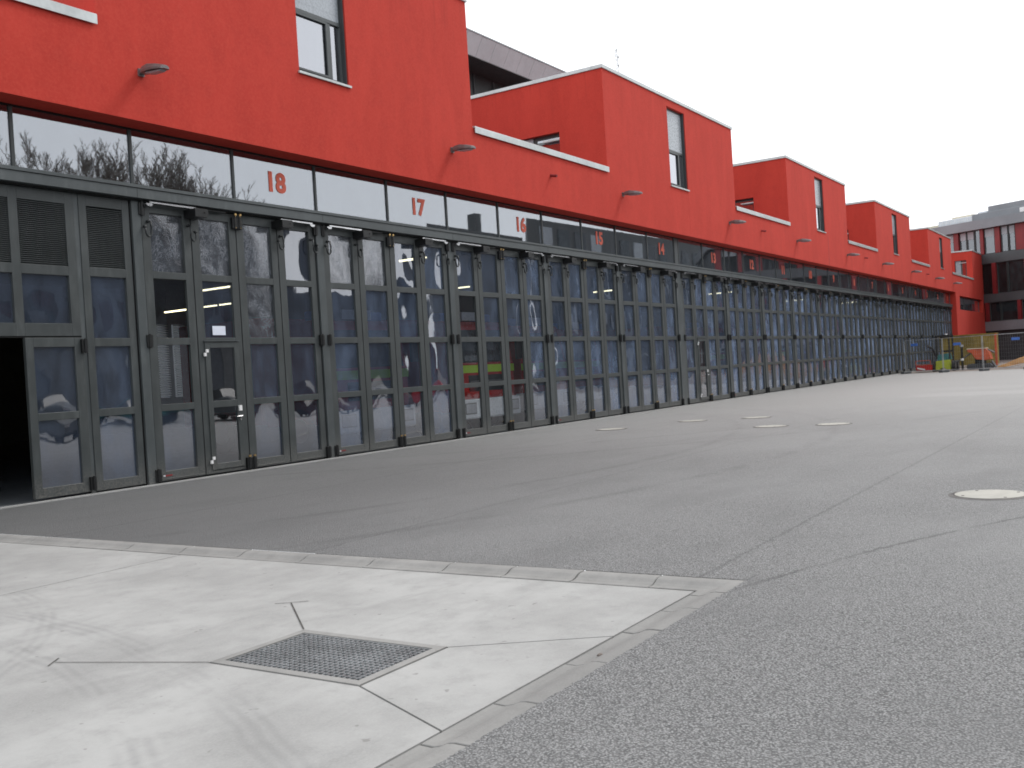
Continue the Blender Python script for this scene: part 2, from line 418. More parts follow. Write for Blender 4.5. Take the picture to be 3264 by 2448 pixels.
# concrete slab in panels with real joints
slab = tag(link('concrete_slab', None), kind='structure')
ZS = -0.03; JW = .008
GX0, GX1, GY0, GY1 = 3.42, 4.10, -9.81, -8.79
def slab_poly(pts, name='slab_panel'):
    prof = [(a, b) for a, b in pts]
    m = MB(); m.prism(prof, 'z', -.2, ZS)
    return part(name, m, M['concrete'], slab, bevel=0)
J1 = -5.80
slab_poly([(SLABX, J1+JW), (SX-JW, J1+JW), (SX-JW, 0.0), (SLABX, 0.0)])
# panels round the grate, split by joints to the corners
A=(GX0,GY1); B=(GX1,GY1); C_=(GX1,GY0); D_=(GX0,GY0)
KB=(4.58,-10.52); KL=(3.10,-10.52)
def inset(poly, w=.006):
    n=len(poly); out=[]
    cx=sum(p[0] for p in poly)/n; cy=sum(p[1] for p in poly)/n
    area=sum(poly[i][0]*poly[(i+1)%n][1]-poly[(i+1)%n][0]*poly[i][1] for i in range(n))
    sgn = 1 if area>0 else -1
    for i in range(n):
        p0=Vector(poly[i-1]); p1=Vector(poly[i]); p2=Vector(poly[(i+1)%n])
        e1=(p1-p0).normalized(); e2=(p2-p1).normalized()
        n1=Vector((-e1.y,e1.x))*sgn; n2=Vector((-e2.y,e2.x))*sgn
        k=(n1+n2); k=k/(max(.3,k.dot(n1)))
        out.append((p1.x+k.x*w,p1.y+k.y*w))
    return out
slab_poly(inset([(SLABX,J1),(SLABX,SY),KL,D_,A,B,C_,KB,(SX,SY),(SX,J1)]))
slab_poly(inset([D_,KL,KB,C_]))
jb = MB(); jb.box(SLABX, SX, SY, 0.0, -.25, ZS-.012)
# the grate shaft breaks the filler bed
part('joint_bed', MB().box(SLABX, GX0, SY, 0, -.1, ZS-.010).box(GX1, SX, SY, 0, -.1, ZS-.010).box(GX0, GX1, SY, GY0, -.1, ZS-.010).box(GX0, GX1, GY1, 0, -.1, ZS-.010), M['joint'], slab)
# filled saw cut with a short cross stroke
cut = MB()
def strip(mb, a, b, w, z):
    a = Vector(a); b = Vector(b); d = (b-a).normalized(); n = Vector((-d.y, d.x))*w/2
    mb.quad((a.x+n.x,a.y+n.y,z),(b.x+n.x,b.y+n.y,z),(b.x-n.x,b.y-n.y,z),(a.x-n.x,a.y-n.y,z))
strip(cut, B, (4.585,-8.20), .009, ZS+.004); strip(cut, (4.53,-8.11), (4.66,-8.28), .008, ZS+.004)
strip(cut, A, (3.10,-7.96), .007, ZS+.004); strip(cut, (3.04,-7.99), (3.16,-7.90), .008, ZS+.004)
part('saw_cut', cut, M['joint'], slab)

# kerb stones
kerb = tag(link('kerb', None), kind='structure')
KP = [(0.0,-.20),(0.0,-.028),(.06,-.030),(.10,-.020),(.135,-.004),(.165,.001),(.235,0.0),(.235,-.20)]   # offset from inner edge, z
def kstoneA(y0, y1):
    m = MB(); j = random.uniform(-.002, .002)
    m.prism([(SX+.009+a, z+j) for a, z in KP], 'y', y0+.006, y1-.006); return m
def kstoneB(x0, x1):
    m = MB(); j = random.uniform(-.002, .002)
    m.prism([(SY-.009-a, z+j) for a, z in KP], 'x', x0+.006, x1-.006); return m
ya = [-10.20,-9.63,-9.09,-8.55,-7.84,-7.14,-6.42,-5.68,-4.95,-4.18,-3.40,-2.6,-1.8,-1.0]
for a, b in zip(ya[:-1], ya[1:]): part('kerb_stone', kstoneA(a, b), M['kerb'], kerb, bevel=.003)
xb = [5.55,5.14,4.66,4.06,3.45,2.95,2.35,1.75,1.15,.55,-.05,-.65,-1.25,-1.85,-2.45,-3.05]
for a, b in zip(xb[1:], xb[:-1]): part('kerb_stone', kstoneB(a, b), M['kerb'], kerb, bevel=.003)
part('kerb_bed', MB().box(SX-.004, ox+.01, SY, 0, -.2, -.045).box(SLABX, ox+.01, oy-.01, SY-.001, -.2, -.045), M['joint'], kerb)
# mitred corner stone
mc = MB()
lo = []; n = len(KP); mc.v = []
for (t_) in (0, 1):
    for a, z in KP:
        mc.v.append((SX+.009+a, (ya[0]-.004) if t_ == 0 else SY-.009-a, z))
i2 = len(mc.v)
for a, z in KP: mc.v.append((xb[0]+.004, SY-.009-a, z))
for k in range(n):
    mc.f.append((k, (k+1)%n, n+(k+1)%n, n+k)); mc.mi.append(0)
    mc.f.append((n+k, n+(k+1)%n, i2+(k+1)%n, i2+k)); mc.mi.append(0)
mc.f.append(tuple(range(n))); mc.mi.append(0); mc.f.append(tuple(i2+k for k in range(n))); mc.mi.append(0)
part('kerb_stone', mc, M['kerb'], kerb)

# drain grate
dg = thing('drain_grate', (3.76, -9.30, ZS), 'rectangular steel mesh drain grate with pale frame set in the concrete slab', 'drain grate')
def L(x, y, z=0): return (x-3.76, y+9.30, z)
fm = MB(); w = .055
for (a, b, c, d) in ((GX0,GX1,GY0,GY0+w),(GX0,GX1,GY1-w,GY1),(GX0,GX0+w,GY0+w,GY1-w),(GX1-w,GX1,GY0+w,GY1-w)):
    fm.box(a-3.76+.004*(a==GX0), b-3.76-.004*(b==GX1), c+9.30+.004*(c==GY0), d+9.30-.004*(d==GY1), -.15, .004)
part('frame', fm, M['kerb'], dg)
gm = MB(); gx0, gx1, gy0, gy1 = GX0+w+.006-3.76, GX1-w-.006-3.76, GY0+w+.006+9.3, GY1-w-.006+9.3
nx, ny = 16, 26
for k in range(nx+1):
    x = gx0+(gx1-gx0)*k/nx; gm.box(x-.0028, x+.0028, gy0, gy1, -.030, .000)
for k in range(ny+1):
    y = gy0+(gy1-gy0)*k/ny; gm.box(gx0, gx1, y-.0030, y+.0030, -.024, -.002)
part('grating', gm, M['zinc'], dg, kind='stuff')
sh = MB(); z0 = -.55
sh.quad((gx0-.01,gy0-.01,z0),(gx1+.01,gy0-.01,z0),(gx1+.01,gy1+.01,z0),(gx0-.01,gy1+.01,z0))
for a, b in (((gx0-.01,gy0-.01),(gx1+.01,gy0-.01)),((gx1+.01,gy0-.01),(gx1+.01,gy1+.01)),((gx1+.01,gy1+.01),(gx0-.01,gy1+.01)),((gx0-.01,gy1+.01),(gx0-.01,gy0-.01))):
    sh.quad((a[0],a[1],z0),(b[0],b[1],z0),(b[0],b[1],-.10),(a[0],a[1],-.10))
part('shaft', sh, M['void'], dg)

# manholes
mh = thing('manhole_cover', (9.90, -11.61, 0), 'large round manhole cover nearest the camera at the right edge of the yard', 'manhole cover', 'round manhole covers in the asphalt')
rm = MB(); nn = 48
for (ra, rb, z) in ((.355, .318, .006), (.312, .300, .008)):
    for k in range(nn):
        a0, a1 = 2*math.pi*k/nn, 2*math.pi*(k+1)/nn
        rm.quad((ra*math.cos(a0), ra*math.sin(a0), z-.004), (ra*math.cos(a1), ra*math.sin(a1), z-.004), (rb*math.cos(a1), rb*math.sin(a1), z), (rb*math.cos(a0), rb*math.sin(a0), z))
part('rim', rm, M['iron'], mh)
part('cover', MB().cyl((0,0), .300, -.02, .010, 48), M['mhcover'], mh)
slm_ = MB().box(-.012, .012, -.012, .012, .009, .0125).mesh('lifting_slot', M['iron'])
for k in range(4):
    a = .6+k*math.pi/2; link('lifting_slot', slm_, mh, (.255*math.cos(a), .255*math.sin(a), 0))
for (x, y, lb) in ((19.75, -2.72, 'round manhole cover closest to the folding doors, leftmost of the distant covers'),
                   (21.95, -3.72, 'thin distant manhole cover second from the left in the yard'),
                   (22.55, -5.05, 'farthest manhole cover, a thin pale disc furthest up the yard'),
                   (19.50, -6.40, 'distant manhole cover just in front of the farthest one'),
                   (19.70, -7.58, 'rightmost of the five small distant manhole covers')):
    c = copy_tree(mh); c.location = (x, y, 0); c['label'] = lb

# little stones lying about
for (x, y, z, s, lb) in ((5.62, -10.62, -.012, .012, None), (4.2, -10.64, -.022, .018, 'small brown stone lying in the kerb channel'), (2.05, -7.2, ZS, .016, 'small dark stone on the pale slab near the left edge')):
    if lb is None: continue
    bm = bmesh.new(); bmesh.ops.create_icosphere(bm, subdivisions=1, radius=s)
    for v in bm.verts: v.co *= random.uniform(.75, 1.2); v.co.z *= .6
    me = bpy.data.meshes.new('stone'); bm.to_mesh(me); bm.free(); me.materials.append(M['rubble'])
    tag(link('stone', me, None, (x, y, z+s*.5)), lb, 'stone')

# ------------------------------------------------------------------ fire station
FS = thing('fire_station', (0, 0, 0), 'long red fire station with roof boxes above a row of dark grey folding doors', 'fire station')
YW = -0.40; ZB = 5.44; XE = 96.5
def wallpart(name, mb, **k): return part(name, mb, M['red'], FS, **k)
TZ = 6.86
# facade band with end return to the ground
fw_ = MB(); fw_.box(-3.0, 30.602, YW, .25, ZB, TZ); wallpart('facade_wall', fw_)
fw_ = MB(); fw_.box(30.608, 81.0, YW, .25, ZB, TZ)
wallpart('facade_wall', fw_)
ew = MB()
# end block wall with a strip window opening  x 82.7-94.6 z 4.17-5.24
ex0, ex1, wz0, wz1 = 82.7, 94.4, 4.17, 5.24
ew.box(81.0, ex0, YW, .25, 0, TZ); ew.box(ex1, XE, YW, .25, 0, TZ)
ew.box(ex0, ex1, YW, .25, 0, wz0); ew.box(ex0, ex1, YW, .25, wz1, TZ)
wallpart('end_wall', ew)
part('end_return', MB().box(80.96, 81.0-.002, YW+.002, .6, 0, ZB), M['red'], FS)
ewn = link('end_window', MB().box(ex0, ex1, -.12, -.06, wz0, wz0+.08).box(ex0, ex1, -.12, -.06, wz1-.08, wz1).box(ex0, ex0+.1, -.12, -.06, wz0+.08, wz1-.08).box(ex1-.1, ex1, -.12, -.06, wz0+.08, wz1-.08).box(86.5, 86.6, -.12, -.06, wz0+.08, wz1-.08).box(90.4, 90.5, -.12, -.06, wz0+.08, wz1-.08).mesh('end_window', M['frame']), FS)
for a, b in ((ex0+.1, 86.5), (86.6, 90.4), (90.5, ex1-.1)):
    link('pane', MB().box(a, b, -.095, -.085, wz0+.08, wz1-.08).mesh('pane', M['winglass']), ewn)
# expansion joint cover strips
part('expansion_joint', MB().box(30.602, 30.608, YW+.012, .2, ZB, TZ-.01), M['dark'], FS)
part('expansion_joint', MB().box(46.9, 46.918, YW-.002, YW+.01, ZB, 6.84), M['dark'], FS)
# soffit behind the red edge
part('soffit', MB().box(-3.0, 81.0-.05, YW+.03, .26, ZB+.012, ZB+.03), M['red'], FS)
# terrace roof slab and back of the building
part('terrace_deck', MB().box(-3.0, XE, .25, 8.0, 5.95, 6.05), M['greywall'], FS)
part('roof_slab', MB().box(-3.0, XE, .26, 21.4, 5.62, 5.95), M['dark'], FS)

# roof boxes (towers) with full height slot windows
TW = [(9.06, 18.45, 9.63, 13.12, 14.42), (24.93, 34.90, 9.63, 29.25, 30.62), (41.15, 50.42, 9.55, 45.2, 46.5),
      (56.50, 65.48, 9.47, 60.6, 61.85), (71.20, 79.95, 9.30, 75.35, 76.5), (90.0, 96.5, 9.15, None, None)]
def tower(i, x0, x1, zt, wa, wb):
    z0 = TZ; t = MB(); Y0 = YW
    if wa:
        wz, wt = 6.95, zt-.22
        t.box(x0, wa, Y0, -.02, z0, zt); t.box(wb, x1, Y0, -.02, z0, zt)
        t.box(wa, wb, Y0, -.02, z0, wz); t.box(wa, wb, Y0, -.02, wt, zt)
    else: t.box(x0, x1, Y0, -.02, z0, zt)
    # side wall, -X face, with a terrace window opening
    ty0, ty1, tz0, tz1 = (1.05, 2.95, 6.35, 8.13) if i < 5 else (.06, .95, 6.62, 8.45)
    t.box(x0, x0+.35, -.02, ty0, 6.05, zt); t.box(x0, x0+.35, ty1, 8.0, 6.05, zt)
    t.box(x0, x0+.35, ty0, ty1, tz1, zt); t.box(x0, x0+.35, ty0, ty1, 6.05, tz0)
    t.box(x1-.3, x1, -.02, 8.0, 6.05, zt); t.box(x0+.35, x1-.3, 7.7, 8.0, 6.05, zt)
    t.box(x0+.02, x1-.02, -.02, 7.98, zt-.2, zt-.003)
    tw = wallpart('roof_box', t)
    tag(tw, label=['near red rendered roof box cut by the top of the picture', 'second red roof box with a tall slot window', 'third red roof box along the roof', 'fourth red roof box along the roof', 'fifth and last full red roof box', 'lower red roof box at the far end block'][i])
    cp = MB(); h = .10
    cp.box(x0-.035, x1+.035, Y0-.035, Y0+.30, zt, zt+h); cp.box(x0-.035, x0+.33, Y0+.302, 8.03, zt, zt+h)
    cp.box(x1-.30, x1+.035, Y0+.302, 8.03, zt, zt+h)
    link('roof_coping', cp.mesh('roof_coping', M['coping'], .006), tw)
    # terrace window
    tf = MB(); yy = x0+.16
    tf.box(yy, yy+.06, ty0, ty0+.08, tz0, tz1).box(yy, yy+.06, ty1-.08, ty1, tz0, tz1).box(yy, yy+.06, ty0+.08, ty1-.08, tz1-.10, tz1).box(yy, yy+.06, ty0+.08, ty1-.08, tz0, tz0+.08).box(yy, yy+.06, (ty0+ty1)/2-.1, (ty0+ty1)/2, tz0+.08, tz1-.10)
    link('terrace_window_frame', tf.mesh('terrace_window_frame', M['frame']), tw)
    link('terrace_window_pane', MB().box(yy+.025, yy+.035, ty0+.08, ty1-.08, tz0+.08, tz1-.10).mesh('terrace_window_pane', M['winglass']), tw)
    link('terrace_window_head', MB().box(x0-.01, x0+.14, ty0+.003, ty0+.55, tz1-.23, tz1-.18).mesh('terrace_window_head', M['coping']), tw)
    link('terrace_blind', MB().box(yy-.03, yy-.01, (ty0+ty1)/2, ty1-.05, 7.3, tz1-.02).mesh('terrace_blind', M['blind']), tw)
    if wa:
        f = MB(); ya_, yb_ = -.29, -.21; zm = 8.05; mxx = wa+(wb-wa)*.73
        f.box(wa, wa+.05, ya_, yb_, wz, wt).box(wb-.06, wb, ya_, yb_, wz, wt)
        f.box(wa+.05, wb-.06, ya_, yb_, wz, wz+.07).box(wa+.05, wb-.06, ya_, yb_, wt-.06, wt)
        f.box(wa+.05, wb-.06, ya_-.01, yb_, zm, zm+.07).box(mxx-.045, mxx+.045, ya_, yb_, wz+.07, zm)
        # inner sash
        f.box(wa+.05, wa+.09, ya_-.012, ya_+.02, wz+.07, zm).box(mxx-.085, mxx-.045, ya_-.012, ya_+.02, wz+.07, zm)
        f.box(wa+.09, mxx-.085, ya_-.012, ya_+.02, wz+.07, wz+.11).box(wa+.09, mxx-.085, ya_-.012, ya_+.02, zm-.04, zm)
        link('window_frame', f.mesh('window_frame', M['frame_lt'], .003), tw)
        link('window_pane', MB().box(wa+.09, mxx-.085, -.255, -.245, wz+.11, zm-.04).mesh('window_pane', M['winglass']), tw)
        link('window_pane', MB().box(mxx+.045, wb-.06, -.255, -.245, wz+.07, zm).mesh('window_pane', M['winglass']), tw)
        bl = MB(); bl.box(wa+.05, wb-.06, -.283, -.265, zm+.075, wt-.062)
        for q_ in range(6): bl.box(wa+.05, wb-.06, -.2845, -.283, zm+.2+q_*.2, zm+.204+q_*.2)
        link('roller_shutter', bl.mesh('roller_shutter', M['shutter']), tw)
        link('window_sill', MB().hull([(wa-.03,YW-.04,wz-.055),(wb+.04,YW-.04,wz-.055),(wb+.04,-.29,wz-.03),(wa-.03,-.29,wz-.03)], [(wa-.03,YW-.04,wz-.012),(wb+.04,YW-.04,wz-.012),(wb+.04,-.29,wz+.012),(wa-.03,-.29,wz+.012)]).mesh('window_sill', M['coping'], .003), tw)
        link('window_guide', MB().box(wb-.035, wb-.004, -.37, -.295, wz, wt).mesh('window_guide', M['dark']), tw)
        link('room_back', MB().box(wa-1.5, wb+1.5, 1.2, 1.25, 6.1, zt-.3).mesh('room_back', M['hallwall']), tw)
for i, t_ in enumerate(TW): tower(i, *t_)
# terrace parapet copings between the boxes
gaps = [(-3.0, 9.05), (18.49, 24.96), (34.94, 41.18), (50.46, 56.52), (65.52, 71.22), (80.0, 90.0)]
for k, (a, b) in enumerate(gaps):
    zc = TZ+.002-(0.0 if k else .05)
    c = MB(); c.box(a, b, YW-.045, .30, zc, zc+.022); c.box(a, b, YW-.045, YW-.032, zc-.115, zc)
    c.prism([(YW-.045, zc+.022), (.30, zc+.022), (.30, zc+.055), (YW-.03, zc+.035)], 'x', a, b)
    n_ = part('terrace_coping', c, M['coping'], FS)
# seam in copings
# ---- hall shell
part('hall_floor', MB().box(-3.0, 81.0, .08, 21.4, -.1, .006), M['hallfloor'], FS)
bw = MB(); wins = []
for x in (26.30, 29.6):
    wins.append((x, x+.62)); wins.append((x+.90, x+1.52))
zb0, zb1 = 1.25, 4.25; px_ = -3.0
for a, b in wins: bw.box(px_, a, 21.1, 21.4, 0, 5.62); px_ = b
bw.box(px_, 81.0, 21.1, 21.4, 0, 5.62)
for a, b in wins: bw.box(a, b, 21.1, 21.4, 0, zb0); bw.box(a, b, 21.1, 21.4, zb1, 5.62)
bwo = part('back_wall', bw, M['hallwall'], FS)
sl = MB(); z = zb0+.06
while z < zb1: sl.prism([(-.03, z), (.03, z+.045), (.03, z+.05), (-.03, z+.005)], 'x', 0, .62); z += .095
slm = sl.mesh('window_blind', M['whitepaint'])
for a, b in wins: link('window_blind', slm, bwo, (a, 21.0, 0))
part('left_hall_wall', MB().box(-3.3, -3.0, .1, 21.4, 0, 5.62), M['hallwall'], FS)
part('right_hall_wall', MB().box(80.7, 80.95, .7, 21.4, 0, 5.62), M['hallwall'], FS)
for x in (9.8, 25.97, 34.53, 42.24, 50.0, 57.7, 65.4, 73.1):
    part('hall_column', MB().box(x-.14, x+.14, 9.0, 9.3, 0, 5.62), M['hallwall'], FS)
part('left_front_wall', MB().box(-3.0, 6.3, .0, .3, 0, ZB+.01), M['frame'], FS)

# ---- bays
bays = [(9.90, 13.66), (13.86, 17.73), (17.93, 21.78), (21.98, 25.87), (26.07, 30.05), (30.49, 34.43)]
bays += [(34.63+3.856*i, 34.63+3.856*i+3.656) for i in range(12)]
mull = [5.95, 7.92]
for k, (a, b) in enumerate(bays):
    l = a-.1 if k != 5 else a-.05
    r_ = b+.1 if k != 4 else b+.08
    if not mull or abs(l-mull[-1]) > .05: mull.append(l)
    mull.append((a+b)/2+.02); mull.append(r_)
mull = sorted(mull)
ZG0, ZG1 = 4.57, 5.40
# transom: head rail, sill rail, mullions, panes with numbers
part('head_rail', MB().box(6.3, 80.93, .02, .16, ZG1, ZB+.008), M['black'], FS)
part('lintel', MB().box(6.3, 80.93, -.15, .20, 4.345, 4.49), M['frame_lt'], FS, bevel=.004)
part('lintel_flashing', MB().prism([(-.165, 4.497), (-.165, 4.545), (.02, 4.572), (.20, 4.572), (.20, 4.497)], 'x', 6.3, 80.93), M['frame_lt'], FS)
part('lintel_shadow_gap', MB().box(6.3, 80.93, -.06, .18, 4.322, 4.343), M['black'], FS)
for x in (9.76, 13.75, 17.8, 21.85, 25.95, 30.25, 34.5, 42.2, 49.9, 57.6, 65.3):
    part('lintel_joint', MB().box(x-.003, x+.003, -.152, -.148, 4.35, 4.487), M['black'], FS)
def mull_mesh(w): return MB().box(-w/2, w/2, -.012, .15, ZG0+.004, ZG1).mesh('transom_mullion', M['frame'], .003)
mm = mull_mesh(.050)
for x in mull:
    link('transom_mullion', mm, FS, (x, 0, 0))
part('transom_post', MB().box(30.17, 30.40, -.005, .155, ZG0+.006, ZG1-.002), M['frame_lt'], FS)
def number_mesh(txt):
    cu = bpy.data.curves.new('n'+txt, 'FONT'); cu.body = txt; cu.size = .47; cu.align_x = 'CENTER'; cu.align_y = 'CENTER'
    cu.offset = .019; cu.extrude = .003; cu.space_character = 1.04; cu.resolution_u = 6
    ob = bpy.data.objects.new('n', cu); COL.objects.link(ob)
    dg_ = bpy.context.evaluated_depsgraph_get(); me = bpy.data.meshes.new_from_object(ob.evaluated_get(dg_))
    bpy.data.objects.remove(ob); me.name = 'bay_number'; me.materials.clear(); me.materials.append(M['number'])
    me.transform(Matrix.Rotation(R(90), 4, 'X')); return me
numx = {}
for k, (a, b) in enumerate(bays): numx[k] = ((a+b)/2+.02+b+.1)/2
for a, b in zip(mull[:-1], mull[1:]):
    if b-a < .3: continue
    a2, b2 = a+.0275, b-.0275
    if abs(b-30.13) < .03: b2 = 30.17
    if abs(a-30.13) < .03 or abs(a-30.44) < .03: a2 = max(a2, 30.40)
    w_ = b2-a2
    me = cached(('tp', round(w_, 3)), lambda: MB().box(-w_/2, w_/2, 0, .008, ZG0+.004, ZG1).mesh('transom_pane', M['glass']))
    o = link('transom_pane', me, FS, ((a2+b2)/2, .012, 0))
    for k, nx_ in numx.items():
        if a < nx_ < b and b <= bays[k][1]+.2:
            link('bay_number', number_mesh(str(18-k)), o, (nx_-(a2+b2)/2, -.006, 4.965))
# piers
piers = []
for k in range(len(bays)-1):
    piers.append((bays[k][1], bays[k+1][0]))
piers += [(9.72, 9.90), (bays[-1][1], 80.94)]
for a, b in piers:
    part('pier', MB().box(a+.012, b-.012, -.03, .16, 0, 4.322), M['frame_lt'], FS, bevel=.004)
    part('pier_seal', MB().box(a, a+.012, .01, .12, 0, 4.32).box(b-.012, b, .01, .12, 0, 4.32), M['rubber'], FS)
part('threshold', MB().box(6.3, 81.0, -.20, -.05, .0, .012), M['concrete'], FS)
part('door_track', MB().box(9.7, 80.9, -.03, .08, .0, .008), M['rubber'], FS)

# ---- the louvre section left of bay 18
def slats(x0, x1, z0, z1, n):
    m = MB(); dz = (z1-z0)/n
    for k in range(n):
        z = z0+k*dz; m.prism([(.012, z), (.055, z+dz*.85), (.055, z+dz*.95), (.012, z+dz*.28)], 'x', x0, x1)
    return m
lo_x = [(7.02, 7.80), (7.93, 8.64), (8.98, 9.58)]
fr = MB()
def gridframe(m, xs, zs, y0, y1):
    # xs: list of (a,b) openings, zs: list of (a,b); covers outer bounds given as first/last tuple extents
    X0, X1, Z0, Z1 = xs[0], xs[-1], zs[0], zs[-1]
    ops, rows = xs[1:-1], zs[1:-1]
    xe = [X0]+[v for o in ops for v in o]+[X1]
    for k in range(0, len(xe), 2): m.box(xe[k], xe[k+1], y0, y1, Z0, Z1)
    ze = [Z0]+[v for o in rows for v in o]+[Z1]
    for o in ops:
        for k in range(0, len(ze), 2): m.box(o[0], o[1], y0, y1, ze[k], ze[k+1])
gridframe(fr, [6.90, lo_x[0], lo_x[1], 8.78], [2.27, (2.45, 3.13), (3.26, 4.15), 4.32], 0, .07)
ls = part('louvre_frame', fr, M['frame'], FS, bevel=.003)
fx = MB(); gridframe(fx, [8.86, lo_x[2], 9.72-.02], [.03, (.17, 1.10), (1.21, 2.12), (2.24, 3.14), (3.27, 4.16), 4.32], 0, .07)
fxo = part('fixed_panel', fx, M['frame'], FS, bevel=.003)
part('post', MB().box(8.782, 8.858, .012, .10, .0, 4.32), M['frame_lt'], FS)
part('post', MB().box(6.3, 6.898, -.02, .12, .0, 4.32), M['frame'], FS)
for k, (a, b) in enumerate(lo_x):
    par = ls if k < 2 else fxo
    link('louvre', slats(a, b, 3.26 if k < 2 else 3.27, 4.155, 32).mesh('louvre', M['frame']), par)
    link('louvre_backing', MB().box(a, b, .066, .069, 3.265, 4.155).mesh('louvre_backing', M['black']), par)
def pane_mesh(w, h, amp, seed, mat):
    rr = random.Random(seed); nx_, nz_ = 8, 10
    a1 = rr.uniform(-1, 1); a2 = rr.uniform(-.8, .8); a3 = rr.uniform(-.8, .8); ph = rr.uniform(0, 6.28); tiltx = rr.uniform(-.4, .4); bias = rr.choice((-1, 1))
    m = MB(); vs = []
    for j in range(nz_+1):
        for i in range(nx_+1):
            u, v = i/nx_, j/nz_
            e = math.sin(math.pi*u)*math.sin(math.pi*v)
            d = amp*(bias*.7*e+.5*a1*e*math.cos(math.pi*u)+.6*a2*math.sin(math.pi*v)*math.sin(2*math.pi*u+ph*.3)+.5*a3*math.sin(2*math.pi*v)*math.sin(math.pi*u))
            m.v.append((w*(u-.5), d, h*(v-.5)))
    for j in range(nz_):
        for i in range(nx_):
            q = j*(nx_+1)+i; m.f.append((q, q+1, q+nx_+2, q+nx_+1)); m.mi.append(0)
    me = m.mesh('pane', mat, 0, True)
    return me
PR = random.Random(11)
def add_pane(par, x0, x1, z0, z1, mat='pane', amp=.0035, y=.045, ox=0, oz=0):
    w_, h_ = round(x1-x0, 3), round(z1-z0, 3)
    seed = PR.randrange(7)
    me = cached(('pane', w_, h_, mat, amp, seed), lambda: pane_mesh(w_, h_, amp, seed*31+5, M[mat]))
    return link('pane', me, par, ((x0+x1)/2-ox, y, (z0+z1)/2-oz))
for (a, b) in lo_x[:2]: add_pane(ls, a, b, 2.45, 3.13)
for (z0, z1) in ((.17, 1.10), (1.21, 2.12), (2.24, 3.14)): add_pane(fxo, lo_x[2][0], lo_x[2][1], z0, z1)

# side hinged door beside the dark opening
sd_ = thing('side_door', (8.78, 0, 0), 'grey half glazed door standing at the left edge beside a dark doorway', 'door')
dm = MB(); gridframe(dm, [7.90-8.78, (8.015-8.78, 8.635-8.78), 8.775-8.78], [.04, (.18, 1.10), (1.205, 2.115), 2.245], -.035, .03)
lf = part('leaf', dm, M['frame'], sd_, bevel=.004)
for (z0, z1) in ((.18, 1.10), (1.205, 2.115)): add_pane(lf, 8.015, 8.635, z0, z1, 'pane', .003, -.0, 8.78)
for z0 in (.06, 2.03):
    part('hinge', MB().box(-.055, .035, -.075, -.036, z0, z0+.19).cyl((-.0, -.078), .018, z0-.01, z0+.2, 10), M['black'], sd_)
part('door_rail', MB().box(6.9, 8.78, .02, .07, 2.25, 2.268), M['black'], FS)

# ---- folding doors
ROWS = [(.18, 1.105), (1.21, 2.13), (2.24, 3.16), (3.27, 4.17)]
LZ0, LZ1 = .035, 4.318
def leaf_mesh(w, wicket=False):
    m = MB(); s1, s2 = .155, .140
    a, b = s1, w-s2
    m.box(0, a, 0, .055, LZ0, LZ1).box(b, w, 0, .055, LZ0, LZ1)
    zs = [LZ0]+[v for r in (ROWS if not wicket else ROWS[2:]) for v in r]+[LZ1]
    if wicket:
        zs[0] = 2.175
        m.box(a, b, 0, .055, LZ0, LZ0+.05)
    for k in range(0, len(zs), 2): m.box(a, b, 0, .055, zs[k], zs[k+1])
    if not wicket:
        m.box(a, b, -.006, 0, LZ0+.022, LZ0+.032)
    return m.mesh('leaf', M['frame'], .003)
def hook_mesh(sgn):
    pts = [(0.045*sgn, -.02, .13), (0.047*sgn, -.075, .12), (.052*sgn, -.085, .03)]
    for k in range(9):
        a = math.pi*k/8; pts.append((.0*sgn+.052*math.cos(a)*sgn, -.085, -.04-.075*math.sin(a)))
    pts += [(-.055*sgn, -.082, .0), (-.055*sgn, -.05, .03)]
    m = MB(); m.tube(pts, .0155, 8)
    m.cyl((.045*sgn, .13), .024, -.035, 0, 10, 'y'); m.cyl((-.055*sgn, .035), .022, -.09, -.04, 10, 'y')
    return m.mesh('hook', M['hookmetal'], 0, True)
def opener_mesh():
    m = MB(); m.prism([(-.13, -.06), (.10, -.06), (.13, -.03), (.13, .05), (.11, .075), (-.13, .075)], 'y', -.28, 0)
    m.cyl((.055, .02), .014, -.292, -.28, 10, 'y')
    return m.mesh('door_opener', M['black'], .012)
def hinge_mesh(h=.19): return MB().box(-.05, .05, -.055, 0, -h/2, h/2).cyl((0, -.055), .022, -h/2-.012, h/2+.012, 10).mesh('hinge', M['black'], .004)
HK = {1: hook_mesh(1), -1: hook_mesh(-1)}; OP = opener_mesh(); HG = hinge_mesh()
BOLT = MB().cyl((0, 0), .006, -.10, .10, 8).box(-.022, .022, -.012, .01, .085, .115).cyl((0, 0), .010, -.13, -.115, 8).mesh('bolt', M['brass'])
PLATE = MB().box(-.085, .085, -.004, 0, -.012, .012).mesh('maker_plate', M['redpanel'])
PLW = MB().box(-.02, .02, -.006, -.0041, -.012, .012).mesh('maker_plate_end', M['whitepaint'])
GASK = MB().box(-.010, .010, .012, .045, LZ0, LZ1).mesh('seal', M['rubber'])
def words(n):
    return {18: 'the red number 18, with a wicket door and white notice', 17: 'the red number 17', 16: 'the red number 16', 15: 'the red number 15', 14: 'the red number 14 just before the wide post', 13: 'the red number 13, with a wicket door just past the wide post'}.get(n, 'the red number %d far down the row' % n)
scratched = {(0, 0, 3), (0, 1, 3), (0, 2, 3), (1, 0, 3), (1, 1, 3), (0, 2, 2)}
